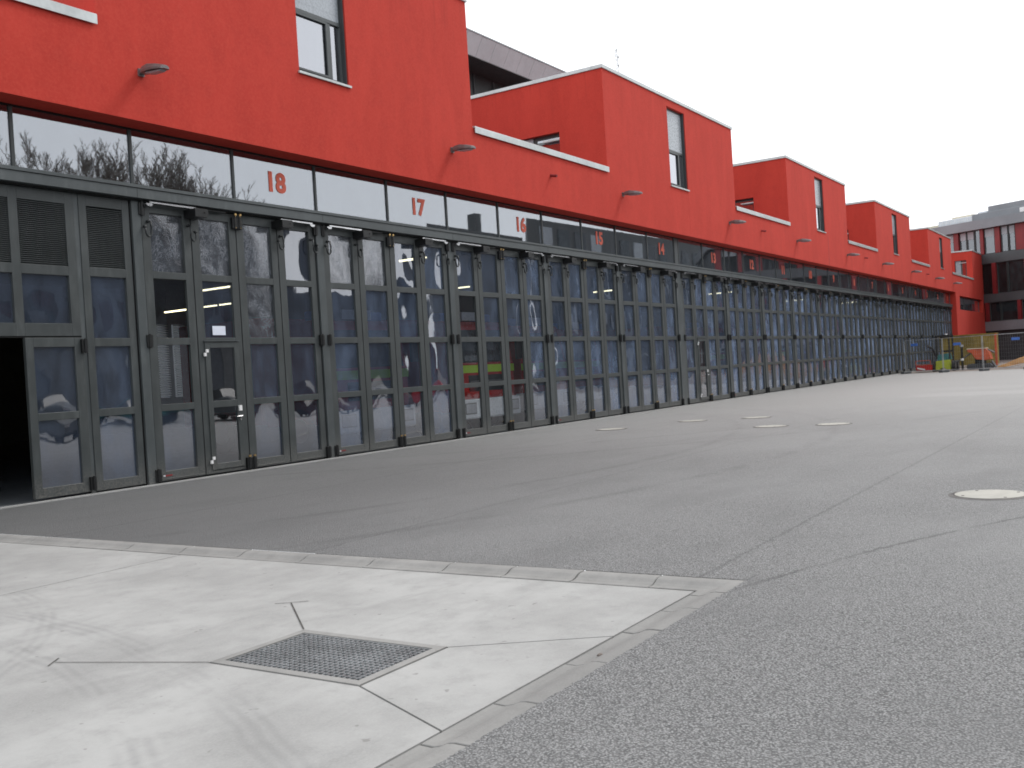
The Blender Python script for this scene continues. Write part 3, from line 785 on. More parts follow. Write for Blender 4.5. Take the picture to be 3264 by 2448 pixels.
for k, (x0, x1) in enumerate(bays):
    n = 18-k
    T = thing('folding_door', (x0, 0, 0), 'dark grey four-leaf folding door under '+words(n), 'folding door', 'row of folding doors along the fire station')
    W = x1-x0; lw = round((W-.012*2-.02*3)/4, 3)
    wick = n in (18, 13)
    for q in range(4):
        lx = .012+q*(lw+.02)
        wk = wick and q == 1
        me = cached(('leaf', lw, wk), lambda: leaf_mesh(lw, wk))
        lfo = link('leaf', me, T, (lx, 0, 0))
        a, b = .155, lw-.140
        for r_, (z0, z1) in enumerate(ROWS):
            if wk and r_ < 2: continue
            mt = 'panescr' if (k, q, r_) in scratched else ('paneclear' if (k == 2 and q < 3 and r_ < 2) or (k == 2 and q == 0 and r_ == 2) or (k == 0 and q == 0 and r_ in (1, 2)) else 'pane')
            o = add_pane(lfo, a, b, z0, z1, mt, .0035 if r_ < 3 else .006)
            if (k, q) in ((0, 3), (1, 2), (1, 3)) and r_ == 3:
                o.data = cached(('spec', lw, q), lambda: pane_mesh(round(b-a, 3), .9, .010, 77+q, M['pane']))
        if q < 3: link('seal', GASK, T, (lx+lw+.010, 0, 0))
        if wk:
            wf = MB(); wa, wb = .115, lw-.105
            gridframe(wf, [wa, (a+.06, b-.06), wb], [.095, (.19, 1.10), (1.21, 2.075), 2.168], -.018, .05)
            wo_ = link('wicket_door', wf.mesh('wicket_door', M['frame'], .003), T, (lx, 0, 0))
            tag(wo_, label='walk-through wicket door with white hinges and handle set in a leaf')
            link('wicket_drip', MB().box(wa-.02, wb+.02, -.035, 0, 2.178, 2.192).mesh('wicket_drip', M['frame_lt']), T, (lx, 0, 0))
            for (z0, z1) in ((.19, 1.10), (1.21, 2.075)): add_pane(wo_, a+.06, b-.06, z0, z1, 'glass', .001, .01)
            for z0 in (.26, 2.0):
                link('wicket_hinge', MB().box(-.045, .0, -.045, -.02, -.06, -.005).box(.0, .045, -.045, -.02, .0, .05).mesh('wicket_hinge', M['white']), wo_, (wa, 0, z0))
            link('lock_box', MB().box(-.03, .03, -.04, -.018, -.04, .05).mesh('lock_box', M['white']), wo_, (wb-.05, 0, 1.06))
            link('lever_handle', MB().cyl((0, 0), .022, -.05, -.018, 10, 'y').tube([(0, -.05, 0), (0, -.07, 0), (-.11, -.07, 0)], .010, 6).box(-.015, .015, -.03, -.018, -.07, -.035).mesh('lever_handle', M['chrome']), wo_, (wb-.05, 0, .93))
    j1, j2, j3 = .012+lw+.01, .012+2*lw+.03, .012+3*lw+.05
    for x, s_ in ((.075, 1), (j1-.02, -1), (j3+.02, 1), (W-.075, -1)): link('hook', HK[s_], T, (x, 0, 3.90))
    for x in (j1, j3): link('door_opener', OP, T, (x+.01, 0, 4.20))
    for x in (.0, W):
        for z in (.13, 2.19, 4.21): link('hinge', HG, T, (x, 0, z))
    for x in (j2-.052, j2+.052):
        for z in (.13, 4.16): link('hinge', HG, T, (x, .0, z))
        link('bolt', BOLT, T, (x, -.07, 4.20)); link('bolt', BOLT, T, (x, -.06, .15))
    for (xa, xb_) in ((.09, j1+.02), (j3, W-.16)):
        rd = MB(); rd.box(xa, xb_, -.125, -.100, 4.296, 4.318); rd.box(xa+(xb_-xa)*.45, xb_, -.135, -.098, 4.290, 4.297)
        link('opener_rod', cached(('rod', round(xb_-xa, 3), round(xa, 3)), lambda: rd.mesh('opener_rod', M['chrome'])), T)
        e = xa if xa < 1 else xb_
        link('rod_bracket', MB().box(-.07, .05, -.135, 0, -.012, .012).box(-.05, .03, -.14, -.09, -.03, -.012).mesh('rod_bracket', M['chrome']), T, (e, 0, 4.275))
    for xa in (j1-.3, j3-.35):
        pass
    link('head_closer', MB().box(0, .55, -.09, -.055, 4.300, 4.314).mesh('head_closer', M['black']), T, (j1+.12, 0, 0))
    if n in (18, 17, 16, 15, 12):
        pl = link('maker_plate', PLATE, T, (.20, 0, LZ0+.075)); link('plate_end', PLW, pl, (-.066, 0, 0))
# notice behind the pane of door 18
no = MB().box(-.135, .135, 0, .002, -.075, .075)
tag(link('paper_notice', no.mesh('paper_notice', M['paper']), None, (11.31, .024, 2.36)), 'blank white paper notice in the pane above the wicket door', 'notice')

# overflow spouts and wall lamps
for x in (21.78, 37.6, 53.6, 70.0):
    part('overflow_spout', MB().tube([(x, YW+.02, 6.24), (x, YW-.18, 6.20)], .035, 10), M['redpanel'], FS)
def lamp(x, z, lb):
    T = thing('wall_lamp', (x, YW, z), lb, 'wall lamp', 'row of wall lamps on the red facade')
    def mk_b(): return MB().box(-.05, .05, -.03, 0, -.06, .05).tube([(0, -.02, 0), (0, -.12, .0)], .032, 10).mesh('bracket', M['lampm'])
    def mk_h():
        m = MB(); prev = None
        prof = [(-.02, .045, .045, -.015), (-.10, .085, .075, -.02), (-.24, .115, .085, -.02), (-.42, .115, .045, -.035), (-.58, .085, -.01, -.055), (-.63, .05, -.035, -.06)]
        rings = []
        for y, hw, zt, zb in prof:
            i = len(m.v); rings.append(i)
            for (a, c) in ((-hw, zb-.02), (-hw*.98, zb+.2*(zt-zb)), (-hw*.6, zt), (0, zt+.012), (hw*.6, zt), (hw*.98, zb+.2*(zt-zb)), (hw, zb-.02)):
                m.v.append((a, y, c))
        for a, b in zip(rings[:-1], rings[1:]):
            for k in range(6): m.f.append((a+k, a+k+1, b+k+1, b+k)); m.mi.append(0)
            m.f.append((a, b, b+6, a+6)); m.mi.append(0)
        m.f.append(tuple(rings[0]+k for k in range(7))); m.mi.append(0); m.f.append(tuple(rings[-1]+k for k in range(7))); m.mi.append(0)
        return m.mesh('housing', M['lampm'])
    def mk_l(): return MB().prism([(-.16, -.04), (-.56, -.078), (-.50, -.10), (-.30, -.095), (-.20, -.075)], 'x', -.065, .065).mesh('lens', M['lampglass'], .004)
    link('bracket', cached('lb', mk_b), T); h_ = link('housing', cached('lh', mk_h), T); h_.scale = (.85, .95, .85); link('lens', cached('ll', mk_l), h_)
for x, z, lb in ((9.76, 6.17, 'largest wall lamp, nearest one on the red wall left of the window'), (17.61, 6.23, 'second wall lamp below the near terrace coping end'),
              (25.79, 6.24, 'third wall lamp below the corner of the second roof box'), (34.2, 6.22, 'fourth wall lamp below the end of the second roof box'),
              (42.07, 6.19, 'fifth wall lamp under the third roof box corner'), (50.13, 6.14, 'sixth wall lamp under the end of the third roof box'),
              (57.6, 6.14, 'seventh wall lamp under the fourth roof box corner'), (65.3, 6.12, 'eighth wall lamp under the end of the fourth roof box'),
              (73.1, 6.08, 'ninth wall lamp under the fifth roof box'), (80.2, 6.05, 'farthest wall lamp beside the end block')):
    lamp(x, z, lb)

# ---- inside the hall
def light(x, y, ln, lb):
    T = thing('ceiling_light', (x, y, 4.62), lb, 'ceiling light', 'lit tube lights inside the hall')
    part('fitting', MB().box(-.07, .07, 0, ln, .03, .09).tube([(0, .1, .09), (0, .1, 1.0)], .006, 4).tube([(0, ln-.1, .09), (0, ln-.1, 1.0)], .006, 4), M['hallwall'], T)
    part('tube', MB().box(-.035, .035, .02, ln-.02, -.02, .028), M['tube'], T)
for x, y, ln in ((21.75, 11.3, 1.4), (26.05, 18.5, 1.5), (25.95, 16.85, 1.0), (25.95, 16.0, .7), (21.55, 3.45, .95), (30.0, 8.0, .8), (38.0, 6.0, 1.2), (46.0, 4.0, 1.2), (58.0, 4.0, 1.2), (66.0, 3.0, 1.2)):
    light(x, y, ln, {21.75: 'upper lit tube seen through door 18', 26.05: 'long lit tube seen low through the first leaf of door 18', 25.95: 'short lit tube low in the second leaf of door 18, %s of two' % ('left' if y > 16.5 else 'right'), 21.55: 'lit tube seen through the top panes of door 17', 30.0: 'lit tube seen through the first leaf of door 16'}.get(x, {38.0: 'dim tube just past the wide post, nearest of the far tubes', 46.0: 'second dim tube beyond the wide post', 58.0: 'third dim tube beyond the wide post', 66.0: 'farthest and faintest lit tube in the row'}.get(x)))

def fire_engine(x, y, lb, color='redpaint', ln=7.2):
    T = thing('fire_engine', (x, y, 0), lb, 'fire engine', 'fire engines parked inside the hall')
    w = 1.22
    b = MB(); b.prism([(0, .85), (0, 1.62), (.16, 2.55), (.30, 2.68), (1.9, 2.68), (1.9, .55), (.3, .55)], 'x', -w, w)
    part('cab', b, M[color], T, bevel=.03)
    part('body', MB().box(-w, w, 2.0, ln, .6, 2.85), M[color], T, bevel=.03)
    part('shutter', (MB().box(-w-.006, -w, 2.3, 3.9, .9, 2.5).box(-w-.006, -w, 4.1, 5.7, .9, 2.5) if ln > 6 else MB().box(-w-.006, -w, 2.2, 3.9, .9, 2.5)), M['lampm'], T)
    part('windscreen', MB().hull([(-1.08,-.006,1.68),(1.08,-.006,1.68),(1.08,.05,1.70),(-1.08,.05,1.70)], [(-1.02,.135,2.46),(1.02,.135,2.46),(1.02,.2,2.46),(-1.02,.2,2.46)]), M['darkglass'], T)
    part('wiper', MB().box(-.9, .9, -.03, -.02, 1.70, 1.72), M['black'], T)
    part('reflective_band', MB().box(-w-.004, w+.004, -.008, .0, 1.44, 1.62), M['limesticker'], T)
    part('grille', MB().box(-.75, .75, -.012, 0, 1.0, 1.38), M['black'], T)
    part('grille_bars', MB().box(-.7, .7, -.02, -.012, 1.10, 1.13).box(-.7, .7, -.02, -.012, 1.22, 1.25), M['lampm'], T)
    part('bumper', MB().box(-w-.02, w+.02, -.14, .25, .36, .82), M['whitepaint'], T, bevel=.03)
    for s in (-1, 1):
        hl = part('headlight', MB().box(s*.92-.2, s*.92+.2, -.155, -.14, .50, .72), M['lampglass'], T)
        link('lamp_rim', MB().box(s*.92-.22, s*.92+.22, -.149, -.142, .48, .74).mesh('lamp_rim', M['black']), hl)
        part('mirror', MB().box(s*(w+.18)-.1, s*(w+.18)+.1, -.1, -.02, 1.75, 2.25).tube([(s*w, .1, 2.2), (s*(w+.18), -.05, 2.2)], .02, 6), M['black'], T)
        for yy in (.95, ln-1.9 if ln > 6 else ln-1.2):
            wh = part('wheel', MB().cyl((yy, .45), .45, s*w-.3*(s > 0)+.0, s*w+.3*(s < 0), 20, 'x'), M['tyre'], T)
            link('rim', MB().cyl((yy, .45), .25, s*(w+.004)-.01, s*(w+.004)+.01, 16, 'x').mesh('rim', M['lampm']), wh)
    part('blue_light', MB().box(-1.05, -.55, .5, .8, 2.70, 2.88).box(.55, 1.05, .5, .8, 2.70, 2.88), M['blue'], T, bevel=.02)
    part('number_board', MB().box(-.45, .45, .3, .34, 2.70, 2.9), M['whitepaint'], T)
    return T
e1 = fire_engine(19.95, .65, 'fire engine with lime band close behind the glass of door 16')
fire_engine(16.05, .9, 'short dim red fire engine behind the glass of door 17', ln=4.5)
for x, y, lb in ((24.1, 1.5, 'dim fire engine behind the glass of door 15'), (28.3, 2.6, 'fire engine further back behind door 14'), (36.6, 1.2, 'faint fire engine behind the twelfth numbered door'), (44.3, 1.4, 'fire engine far along, behind the tenth numbered door'), (55.9, 1.2, 'fire engine far down behind door 7')):
    c = copy_tree(e1); c.location = (x, y, 0); c['label'] = lb
# parked van-like dark trailer and lockers behind door 18
lk = thing('locker_row', (12.5, 20.2, 0), 'grey lockers along the back of the hall behind door 18', 'lockers')
for k in range(10): part('locker', MB().box(k*.5, k*.5+.48, 0, .5, .05, 1.9), M['blind'], lk, bevel=.01)

# ------------------------------------------------------------------ grey office building behind
OB = thing('office_building', (0, 14, 0), 'grey metal clad office building rising behind the red roof boxes', 'office building')
def O(y): return y-14
ob = MB(); ob.box(30, 61.5, O(16.2), O(30), 0, 15.35); ob.box(30, 61.5, O(16.6), O(30), 15.35, 17.0)
part('wall', ob, M['greydark'], OB)
for k in range(26):
    xa = 30+k*1.22
    if xa > 60.5: break
    m = MB(); m.hull([(xa+.008, O(14.49), 16.96), (xa+1.212, O(14.49), 16.96), (xa+1.212, O(14.6), 16.98), (xa+.008, O(14.6), 16.98)], [(xa+.008, O(14.0), 17.85), (xa+1.212, O(14.0), 17.85), (xa+1.212, O(14.15), 17.85), (xa+.008, O(14.15), 17.85)])
    part('fascia_panel', m, M['fascia'], OB)
part('fascia_core', MB().box(30, 61.7, O(14.62), O(30), 17.0, 17.80), M['greydark'], OB)
part('roof_edge', MB().box(30, 61.72, O(13.97), O(30.1), 17.853, 17.92), M['greywall'], OB)
part('eaves_soffit', MB().box(30, 61.7, O(14.5), O(16.6), 16.93, 16.958), M['frame_lt'], OB)
wn_ = MB()
for k in range(30):
    z = 15.4+k*.052; wn_.box(30, 61.4, O(16.10), O(16.19), z, z+.03)
part('sun_louvre', wn_, M['frame_lt'], OB, kind='stuff')
for x in (41.2, 43.0, 44.8, 46.6): part('louvre_post', MB().box(x, x+.1, O(16.04), O(16.095), 15.2, 16.93), M['dark'], OB)
part('side_cladding', MB().box(61.5, 61.6, O(16.2), O(30), 0, 17.0), M['greywall'], OB)

mast = thing('radio_mast', (58.8, 15.5, 17.92), 'thin lattice radio mast on the roof behind the second roof box', 'radio mast')
ms = MB()
for a in range(3):
    an = a*2*math.pi/3; ms.tube([(.16*math.cos(an), .16*math.sin(an), 0), (.06*math.cos(an), .06*math.sin(an), 3.9)], .016, 5)
for k in range(14):
    z = k*.28; r_ = .16-.1*z/3.9
    for a in range(3):
        a0, a1 = a*2*math.pi/3, (a+1)*2*math.pi/3
        ms.tube([(r_*math.cos(a0), r_*math.sin(a0), z), (r_*math.cos(a1), r_*math.sin(a1), z+.26)], .008, 4)
part('lattice', ms, M['zinc'], mast)
part('aerial', MB().tube([(0, 0, 3.8), (0, 0, 5.9)], [.02, .006], 5), M['zinc'], mast)
for k in range(5):
    z = 1.2+k*.55; part('antenna', MB().box(.10, .26, -.03, .03, z, z+.06).tube([(.26, 0, z-.12), (.26, 0, z+.2)], .014, 5), M['lampm'], mast)

# ------------------------------------------------------------------ grey and red block at the far right
GB = tag(link('courtyard_block', None, None, (97, 3, 0)), 'grey office block with red window panels at the right edge beyond the red wall', 'office block')
GB.rotation_euler = (0, 0, math.atan2(-.891, -.454))      # local +x runs along the face towards the viewer, local +y into the block
# local x axis = (-.454,-.891); local y axis = (.891,-.454)
def gpart(name, mb, mat, **k): return part(name, mb, M[mat], GB, **k)
X0, X1 = -9, 26
gpart('core', MB().box(X0, X1, .35, 14, 0, 12.0), 'greydark')
gpart('fascia', MB().box(X0, X1+.3, -.35, 14, 11.37, 12.16), 'greywall')
gpart('spandrel', MB().box(X0, X1, .0, .34, 8.35, 9.15), 'greydark')
gpart('spandrel', MB().box(X0, X1, .0, .34, 5.0, 5.7), 'greydark')
gpart('spandrel', MB().box(X0, X1, .0, .34, 2.55, 3.35), 'greywall')
gpart('plinth', MB().box(X0, X1, .25, .349, 0, 2.54), 'dark')
# top floor windows and red panels (positions along the face)
def wrow(z0, z1, cells, redm='redpanel'):
    for kind, a, b in cells:
        if kind == 'r': gpart('red_panel', MB().box(a, b, -.02, .3, z0, z1), redm)
        else:
            f = gpart('window', MB().box(a, a+.05, .1, .25, z0, z1).box(b-.05, b, .1, .25, z0, z1).box(a+.05, b-.05, .1, .25, z0, z0+.06).box(a+.05, b-.05, .1, .25, z1-.06, z1), 'frame')
            link('pane', MB().box(a+.05, b-.05, .17, .18, z0+.06, z1-.06).mesh('pane', M['midglass' if z0 > 9 else 'darkglass']), f)
            if kind == 'b':
                link('blind', MB().box(a+.06, b-.06, .13, .15, z1-.72, z1-.07).mesh('blind', M['blind']), f)
top = [('b', .3, 1.15), ('r', 1.22, 1.68), ('b', 1.75, 2.4), ('b', 2.45, 3.15), ('w', 3.2, 3.72), ('r', 3.78, 4.08), ('b', 4.12, 5.08), ('r', 5.16, 5.62), ('b', 5.66, 6.3), ('b', 6.36, 6.95), ('r', 7.05, 7.9)]
x = 7.95
top2 = []
while x < 24: top2 += [('b', x, x+1.0), ('r', x+1.06, x+1.5), ('b', x+1.56, x+2.2), ('b', x+2.26, x+2.9), ('r', x+2.96, x+3.5)]; x += 3.56
wrow(9.16, 11.36, top+top2)
x = .2; mid = []
while x < 24: mid += [('w', x, x+1.5), ('r', x+1.9 if False else x+1.56, x+1.92), ('w', x+1.98, x+2.9)]; x += 2.96
wrow(5.71, 8.34, mid); 
x = -.6; lowr = []
while x < 24: lowr += [('w', x, x+1.5), ('r', x+1.56, x+1.86), ('w', x+1.92, x+2.9)]; x += 2.96
wrow(3.36, 4.99, lowr)
for (a, b, z0, z1, y0, m, nm) in ((-.8, 2.6, 12.17, 12.75, .8, 'pale', 'plant_room'), (2.65, 7.95, 12.17, 12.82, .6, 'greywall', 'plant_room'), (4.0, 7.7, 12.83, 13.35, 1.0, 'greywall', 'roof_unit'), (7.2, 7.75, 12.30, 12.68, .5, 'white', 'vent_box'),
                             (-4, -.85, 12.17, 12.5, .8, 'cream', 'plant_room'), (0.3, 2.4, 12.76, 12.98, 1.2, 'cream', 'roof_unit'), (8.0, 14, 12.17, 13.3, .9, 'pale', 'plant_room'), (3.0, 3.9, 12.83, 13.0, 1.0, 'pale', 'roof_unit')):
    gpart(nm, MB().box(a, b, y0, 8, z0, z1), m, bevel=.02)
rl = MB()
for k in range(9):
    rl.tube([(-.6+k*.42, .5, 12.16), (-.6+k*.42, .5, 12.72)], .02, 5)
rl.tube([(-.6, .5, 12.72), (2.8, .5, 12.72)], .02, 5).tube([(-.6, .5, 12.45), (2.8, .5, 12.45)], .015, 5)
gpart('roof_railing', rl, 'white')

# ------------------------------------------------------------------ building site at the end of the yard
tag(link('site_ground', MB().prism([(61.5, 3), (57.5, -11), (57.5, -26), (130, -26), (130, 3)], 'z', -.05, .008).mesh('site_ground', M['rubble'])), kind='structure')
def fence(p0, p1, lb):
    p0 = Vector(p0); p1 = Vector(p1); d = p1-p0; Ln = d.length
    T = thing('fence_panel', (p0.x, p0.y, 0), lb, 'site fence panel', 'temporary wire fence panels round the building site', math.atan2(d.y, d.x))
    H0, H1 = .14, 1.88
    part('tube_frame', MB().tube([(0, 0, .05), (0, 0, H1)], .015, 6).tube([(Ln-.06, 0, .05), (Ln-.06, 0, H1)], .015, 6).tube([(0, 0, H1), (Ln-.06, 0, H1)], .015, 6).tube([(0, 0, H0), (Ln-.06, 0, H0)], .02, 6), M['zinc'], T)
    m = MB(); nv = int(Ln/.12)
    for k in range(1, nv): x = Ln*k/nv; m.box(x-.0015, x+.0015, -.0015, .0015, H0, H1)
    for k in range(1, 9): z = H0+(H1-H0)*k/9; m.box(0, Ln-.06, -.002, .002, z-.0015, z+.0015)
    part('wire_mesh', m, M['zinc'], T, kind='stuff')
    part('foot', MB().box(-.12, .12, -.33, .33, 0, .13), M['rubber'] if False else M['greydark'], T, bevel=.02)
    return T
fp = [(60.35, -.75), (59.3, -2.95), (58.3, -5.1), (57.4, -7.3), (56.6, -9.5), (55.9, -11.8), (55.2, -14.1)]
fl = ['fence panel touching the folding doors', 'fence panel in front of the small lime machine', 'fence panel in front of the orange machine', 'fence panel in front of the sand heap at the right edge', 'fence panel further right beyond the sand heap', 'fence panel well to the right of the sand heap']
for a, b, l in zip(fp[:-1], fp[1:], fl): fence(a, b, l)
for (x, y, z, lb) in ((60.0, -1.35, 1.62, 'small blue sign on the fence next to the doors'), (58.9, -3.75, 1.52, 'small blue sign on the fence before the yellow container'), (57.6, -6.75, 1.60, 'small blue sign on the fence over the dark gap')):
    o = tag(link('blue_sign', MB().box(-.22, .22, -.01, .01, -.07, .07).mesh('blue_sign', M['blue'], .004), None, (x-.06, y, z), math.atan2(-2.2, -1.0)), lb, 'sign', 'blue signs on the site fence')

# yellow container
yc = thing('yellow_container', (71.0, -4.15, 0), 'weathered yellow site container behind the fence against the red end wall', 'container')
cm = MB(); cm.box(0, 1.3, 0, 3.35, .12, 2.05); part('box', cm, M['yellow'], yc, bevel=.02)
rb = MB()
for k in range(15): rb.box(-.035, 0, .12+k*.215, .12+k*.215+.11, .25, 1.95)
part('corrugation', rb, M['yellow'], yc)
part('corner_post', MB().box(-.05, .1, -.06, .06, .05, 2.08), M['orange'], yc)
part('roof_rail', MB().box(-.06, 1.3, -.03, 3.38, 2.052, 2.12), M['yellow'], yc)

# small lime loader
ld = thing('compact_loader', (62.3, -2.45, 0), 'small lime and dark compact loader with a raised mast behind the fence', 'loader')
part('counterweight', MB().prism([(-.42, .10), (-.2, .05), (-.12, .18), (.12, .18), (.2, .05), (.42, .10), (.38, .60), (-.32, .66)], 'x', -.3, .25), M['lime'], ld, bevel=.02)
part('bonnet', MB().prism([(-.34, .66), (.32, .62), (.25, .98), (-.28, 1.02)], 'x', -.2, .9), M['teal'], ld, bevel=.02)
part('mast', MB().box(.9, 1.02, -.42, -.34, .1, 2.05).box(.9, 1.02, .2, .28, .1, 2.05).box(.9, 1.02, -.34, .2, 1.1, 1.2).box(.9, 1.02, -.34, .2, 1.95, 2.05), M['black'], ld)
part('cab_roof', MB().box(-.2, 1.1, -.42, .38, 2.0, 2.08), M['black'], ld)
part('beacon', MB().cyl((0, -.2), .08, 2.08, 2.16, 10), M['white'], ld)
part('cab_post', MB().box(-.18, -.1, -.4, -.32, .7, 2.0).box(-.18, -.1, .28, .36, .7, 2.0), M['black'], ld)
part('lift_arm', MB().tube([(.6, .5, .9), (.2, .62, 1.35), (-.1, .85, 1.55)], .07, 6), M['dark'], ld)
for s in (-.55, .5):
    for x in (-.05, 1.0):
        wh = part('wheel', MB().cyl((x, .30), .30, s-.09, s+.09, 16, 'y'), M['tyre'], ld)
        link('hub', MB().cyl((x, .30), .13, s-.1, s+.1, 10, 'y').mesh('hub', M['lampm']), wh)

rt_ = thing('red_trailer', (61.9, -1.45, 0), 'low red trailer with white reflector at the foot of the farthest doors', 'trailer')
part('bed', MB().prism([(-.45, .08), (.40, .08), (.42, .38), (-.45, .42)], 'x', -.3, .8), M['redpaint'], rt_, bevel=.02)
part('headboard', MB().box(-.3, -.25, -.42, .42, .42, .46).box(-.3, -.25, -.42, .42, .66, .70).box(-.3, -.25, -.42, -.38, .42, .7).box(-.3, -.25, .38, .42, .42, .7), M['orange'], rt_)
part('reflector', MB().hull([(-.33,-.1,.12),(-.33,.32,.22),(-.30,.32,.22),(-.30,-.1,.12)], [(-.33,-.1,.20),(-.33,.32,.30),(-.30,.32,.30),(-.30,-.1,.20)]), M['white'], rt_)
part('wheel', MB().cyl((.3, .18), .18, -.5, -.4, 14, 'y'), M['tyre'], rt_)

ox_ = thing('orange_excavator', (63.3, -4.25, 0), 'orange mini excavator with grey arms parked before the yellow container', 'excavator')
part('bonnet', MB().prism([(-.62, .55), (-.50, .95), (-.36, 1.18), (.62, 1.18), (.60, 1.02), (.40, .95), (.28, .72), (.18, .58), (-.30, .50)], 'x', -.4, .6), M['orange'], ox_, bevel=.02)
part('hood_edge', MB().box(-.43, .62, -.38, .64, 1.182, 1.215), M['cream'], ox_)
part('engine_box', MB().box(-.3, .5, -.28, .25, .50, .80), M['black'], ox_)
part('track', MB().prism([(-.7, .15), (-.6, .02), (.6, .02), (.7, .15), (.6, .32), (-.6, .32)], 'x', -.5, -.2), M['dark'], ox_, bevel=.02)
part('track', MB().prism([(-.7, .15), (-.6, .02), (.6, .02), (.7, .15), (.6, .32), (-.6, .32)], 'x', .4, .7), M['dark'], ox_, bevel=.02)
part('slew_ring', MB().cyl((.1, 0), .3, .3, .52, 14), M['dark'], ox_)
part('boom', MB().tube([(0, .45, .98), (-.1, .95, .62), (-.1, 1.15, .55)], .045, 6).tube([(0, .5, 1.05), (0, .3, 1.12)], .05, 6), M['lampm'], ox_)
part('arm', MB().tube([(-.1, -.42, 1.12), (-.1, -.78, .92)], .055, 6).tube([(-.15, -.62, .45), (-.15, -.85, .06)], .07, 6), M['lampm'], ox_)
bd = thing('bollard_light', (62.9, -3.35, 0), 'dark rounded site post between the loader and the orange excavator', 'post')
part('post', MB().tube([(0, 0, 0), (0, 0, 1.35)], .06, 8), M['black'], bd)
part('cap', MB().cyl((0, 0), .11, 1.35, 1.47, 10), M['zinc'], bd)
part('band', MB().cyl((0, 0), .09, .55, .68, 10), M['white'], bd)

def heap(name, cx, cy, rx, ry, h, mat, lb, seed):
    rr = random.Random(seed); m = MB(); n, rings_ = 40, 14
    m.v.append((0, 0, h))
    for j in range(1, rings_+1):
        t = j/rings_
        for k in range(n):
            a = 2*math.pi*k/n; q = 1+.14*math.sin(3*a+seed)+.08*math.sin(7*a+seed*2)
            z = h*(1-t)**1.1+rr.uniform(-.04, .05)*h*(1 if j < rings_ else 0)
            m.v.append((rx*t*q*math.cos(a), ry*t*q*math.sin(a), max(-.02, z if j < rings_ else -.02)))
    for k in range(n): m.f.append((0, 1+k, 1+(k+1)%n)); m.mi.append(0)
    for j in range(rings_-1):
        for k in range(n):
            a, b = 1+j*n+k, 1+j*n+(k+1)%n; m.f.append((a, b, b+n, a+n)); m.mi.append(0)
    o = link(name, m.mesh(name, M[mat], 0, False), None, (cx, cy, 0)); tag(o, lb, name.replace('_', ' '))
heap('sand_heap', 66.5, -9.2, 4.5, 4.2, 1.75, 'sand', 'orange sand heap behind the fence at the right edge', 3)
heap('rubble_heap', 61.2, -8.3, 2.6, 3.0, .55, 'rubble', 'low grey rubble heap in front of the orange sand', 5)
heap('rubble_heap', 63.0, -12.5, 3.5, 3.0, .9, 'rubble', 'grey rubble heap further right beyond the sand', 8)

# ------------------------------------------------------------------ across the yard (seen mirrored in the glass)
OL = thing('opposite_hall', (-20, -33, 0), 'long low hall across the yard mirrored in the door glass', 'building')
part('wall', MB().box(0, 66.5, -4.5, 0, 0, 11.2).box(66.5, 80, -4.5, -.5, 0, 7.4), M['opplow'], OL)  # out of view; tall part added to darken reflections in the nearest door
part('roof_edge', MB().box(-.1, 66.6, -4.6, .1, 11.2, 11.35), M['greydark'], OL)
for k in range(11):
    d_ = part('gate', MB().box(2+k*5.8, 6.2+k*5.8, .01, .08, .05, 4.2), M['greydark'] if k % 3 else M['blind'], OL)
for k in range(26):
    if k > 21: break
    part('window', MB().box(1.2+k*2.9, 3.2+k*2.9, .01, .06, 5.2, 6.3), M['darkglass'], OL)
OW = thing('opposite_wing', (58, -31, 0), 'tall grey wing across the yard mirrored in the upper glass strip', 'building')
part('low_wall', MB().prism([(0, 0), (13, 0), (34.5, -14), (21.5, -14)], 'z', 0, 12.6), M['opp'], OW)  # footprint skewed along the mirrored view line to keep sky in the panes
part('wall', MB().hull([(13, .5, 0), (150, .5, 0), (150, -14, 0), (36, -14, 0)], [(13, .5, 14.2), (150, .5, 16.5), (150, -14, 16.5), (36, -14, 14.6)]), M['opp'], OW)
part('chimney', MB().box(9.5, 10.3, -3, -2.2, 12.6, 14.6), M['opp'], OW)
for k in range(44):
    for z in (1.2, 4.8, 8.4, 12.0):
        if 15+k*3.0 > 147: break
        if (k*7+int(z)) % 5 == 0: continue
        wo2 = part('window', MB().box(15+k*3.0, 17.0+k*3.0, .51, .58, z, z+1.7), M['blind'] if (k+int(z)) % 3 == 0 else M['darkglass'], OW)
def tree_mesh(seed, H):
    rr = random.Random(seed); tk = MB(); cr = MB()
    def grow(p, d, ln, rad, lvl, mb):
        pts = [p]; rads = [rad]; q = p.copy(); dd = d.copy(); n = 4 if lvl < 3 else 2
        for k in range(n):
            dd = (dd+Vector((rr.uniform(-1, 1), rr.uniform(-1, 1), rr.uniform(-.3, .6)))*.16).normalized()
            q = q+dd*(ln/n); pts.append(q.copy()); rads.append(max(.012, rad*(1-.75*(k+1)/n)))
        mb.tube(pts, rads, 6 if lvl == 0 else (4 if lvl < 3 else 3), False)
        if lvl < 4:
            m_ = (18, 8, 6, 4)[lvl]
            for j in range(m_):
                t = (.28 if lvl == 0 else .2)+(.72 if lvl == 0 else .8)*(j+rr.random())/m_
                idx = min(n-1, int(t*n)); base = pts[idx].lerp(pts[idx+1], t*n-idx)
                a = rr.uniform(0, 6.283); sp = rr.uniform(.45, .95)
                side = Vector((math.cos(a), math.sin(a), 0))
                nd = (dd*.75+side*sp*.8+Vector((0, 0, .45))).normalized()
                grow(base, nd, ln*rr.uniform(.38, .55)*(1.0-.25*t), max(.015, rad*.40*(1-.4*t)), lvl+1, cr)
    grow(Vector((0, 0, 0)), Vector((0, 0, 1)), H*.82, H*.019, 0, tk)
    return tk.mesh('trunk', M['bark']), cr.mesh('crown', M['bark'])
TM = [tree_mesh(5, 15.5), tree_mesh(12, 13.5)]
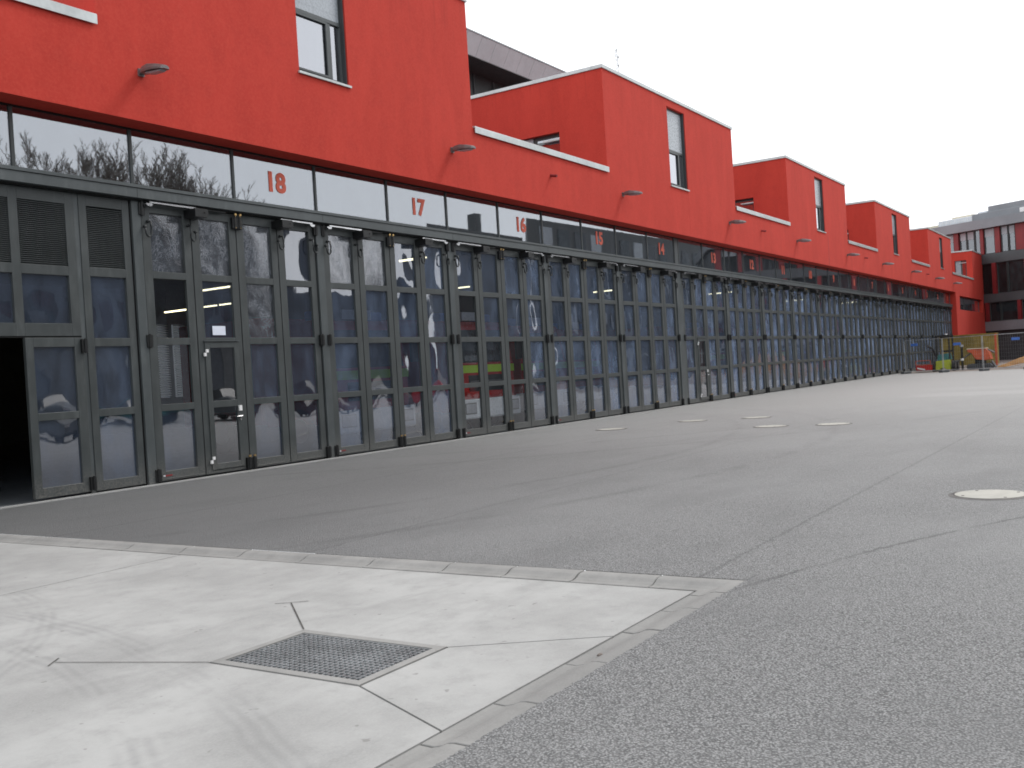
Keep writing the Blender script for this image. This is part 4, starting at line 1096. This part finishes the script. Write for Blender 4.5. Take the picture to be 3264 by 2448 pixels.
for (x, y, s, k, lb) in ((42.2, -39, 1.07, 0, 'tallest bare tree mirrored in the glass strip left of 18'), (43.9, -40, 1.02, 1, 'bare tree mirrored right beside the tallest one'),
                         (46.9, -39, .93, 0, 'small bare tree mirrored behind the number 18'), (31.2, -39, 1.14, 1, 'bare tree mirrored over the louvres'),
                         (33.0, -40, 1.02, 0, 'bare tree mirrored between the louvres and the tall tree'), (35.4, -39, 1.17, 1, 'bare tree mirrored at the edge of the second glass pane'),
                         (39.6, -40, .93, 1, 'bare tree mirrored left of the tallest tree'), (28.6, -40, 1.0, 0, 'leftmost bare tree mirrored in the strip'),
                         (41.0, -42, 1.0, 0, 'bare tree mirrored behind the tallest one on its left'), (45.2, -42, 1.0, 0, 'bare tree mirrored between the tallest one and the number 18'), (37.6, -42, 1.02, 0, 'thin bare tree mirrored left of the tall group')):
    T = thing('bare_tree', (x, y, 0), lb, 'tree', 'bare trees across the yard', rz=x*1.7)
    s *= .93; T.location.x += 2.3
    T.scale = (s, s, s)
    link('trunk', TM[k][0], T); link('crown', TM[k][1], T)

# parked cars across the yard, mirrored in the lowest row of panes
def car(x, y, rz, mat, lb):
    T = thing('parked_car', (x, y, 0), lb, 'car', 'cars parked across the yard', rz)
    b = MB(); b.prism([(-2.1, .35), (-2.12, .75), (-1.3, .92), (-.55, 1.0), (1.7, .98), (2.1, .85), (2.12, .4), (1.7, .25), (-1.8, .25)], 'y', -.86, .86)
    part('body', b, M[mat], T, bevel=.05)
    g_ = MB(); g_.hull([(-.6,-.78,1.0),(1.75,-.78,.98),(1.75,.78,.98),(-.6,.78,1.0)], [(.0,-.60,1.42),(1.2,-.60,1.42),(1.2,.60,1.42),(.0,.60,1.42)])
    part('cabin_glass', g_, M['black'], T)
    part('roof', MB().box(.0, 1.2, -.61, .61, 1.425, 1.46), M[mat], T, bevel=.01)
    for a in (-1.35, 1.3):
        for s_ in (-.80, .62): part('wheel', MB().cyl((a, .32), .32, s_, s_+.18, 18, 'y'), M['tyre'], T)
    for s_ in (-.65, .65): part('headlight', MB().box(-2.14, -2.08, s_-.18, s_+.18, .62, .74), M['chrome'], T)
for k, (x, mat, lb) in enumerate(((22.5, 'greydark', 'dark grey parked car mirrored in the side door glass'), (26.4, 'teal', 'dark teal parked car mirrored low in door 18'), (31.2, 'dark', 'dark grey parked car mirrored low in the third leaf of door 18'),
                          (36.6, 'black', 'black parked car mirrored low in door 17'), (41.0, 'greydark', 'charcoal parked car mirrored low in the last leaf of door 17'), (47.5, 'redpaint', 'red parked car mirrored low in door 16'))):
    car(x, -22.5, R(-90+k*2), mat, lb)
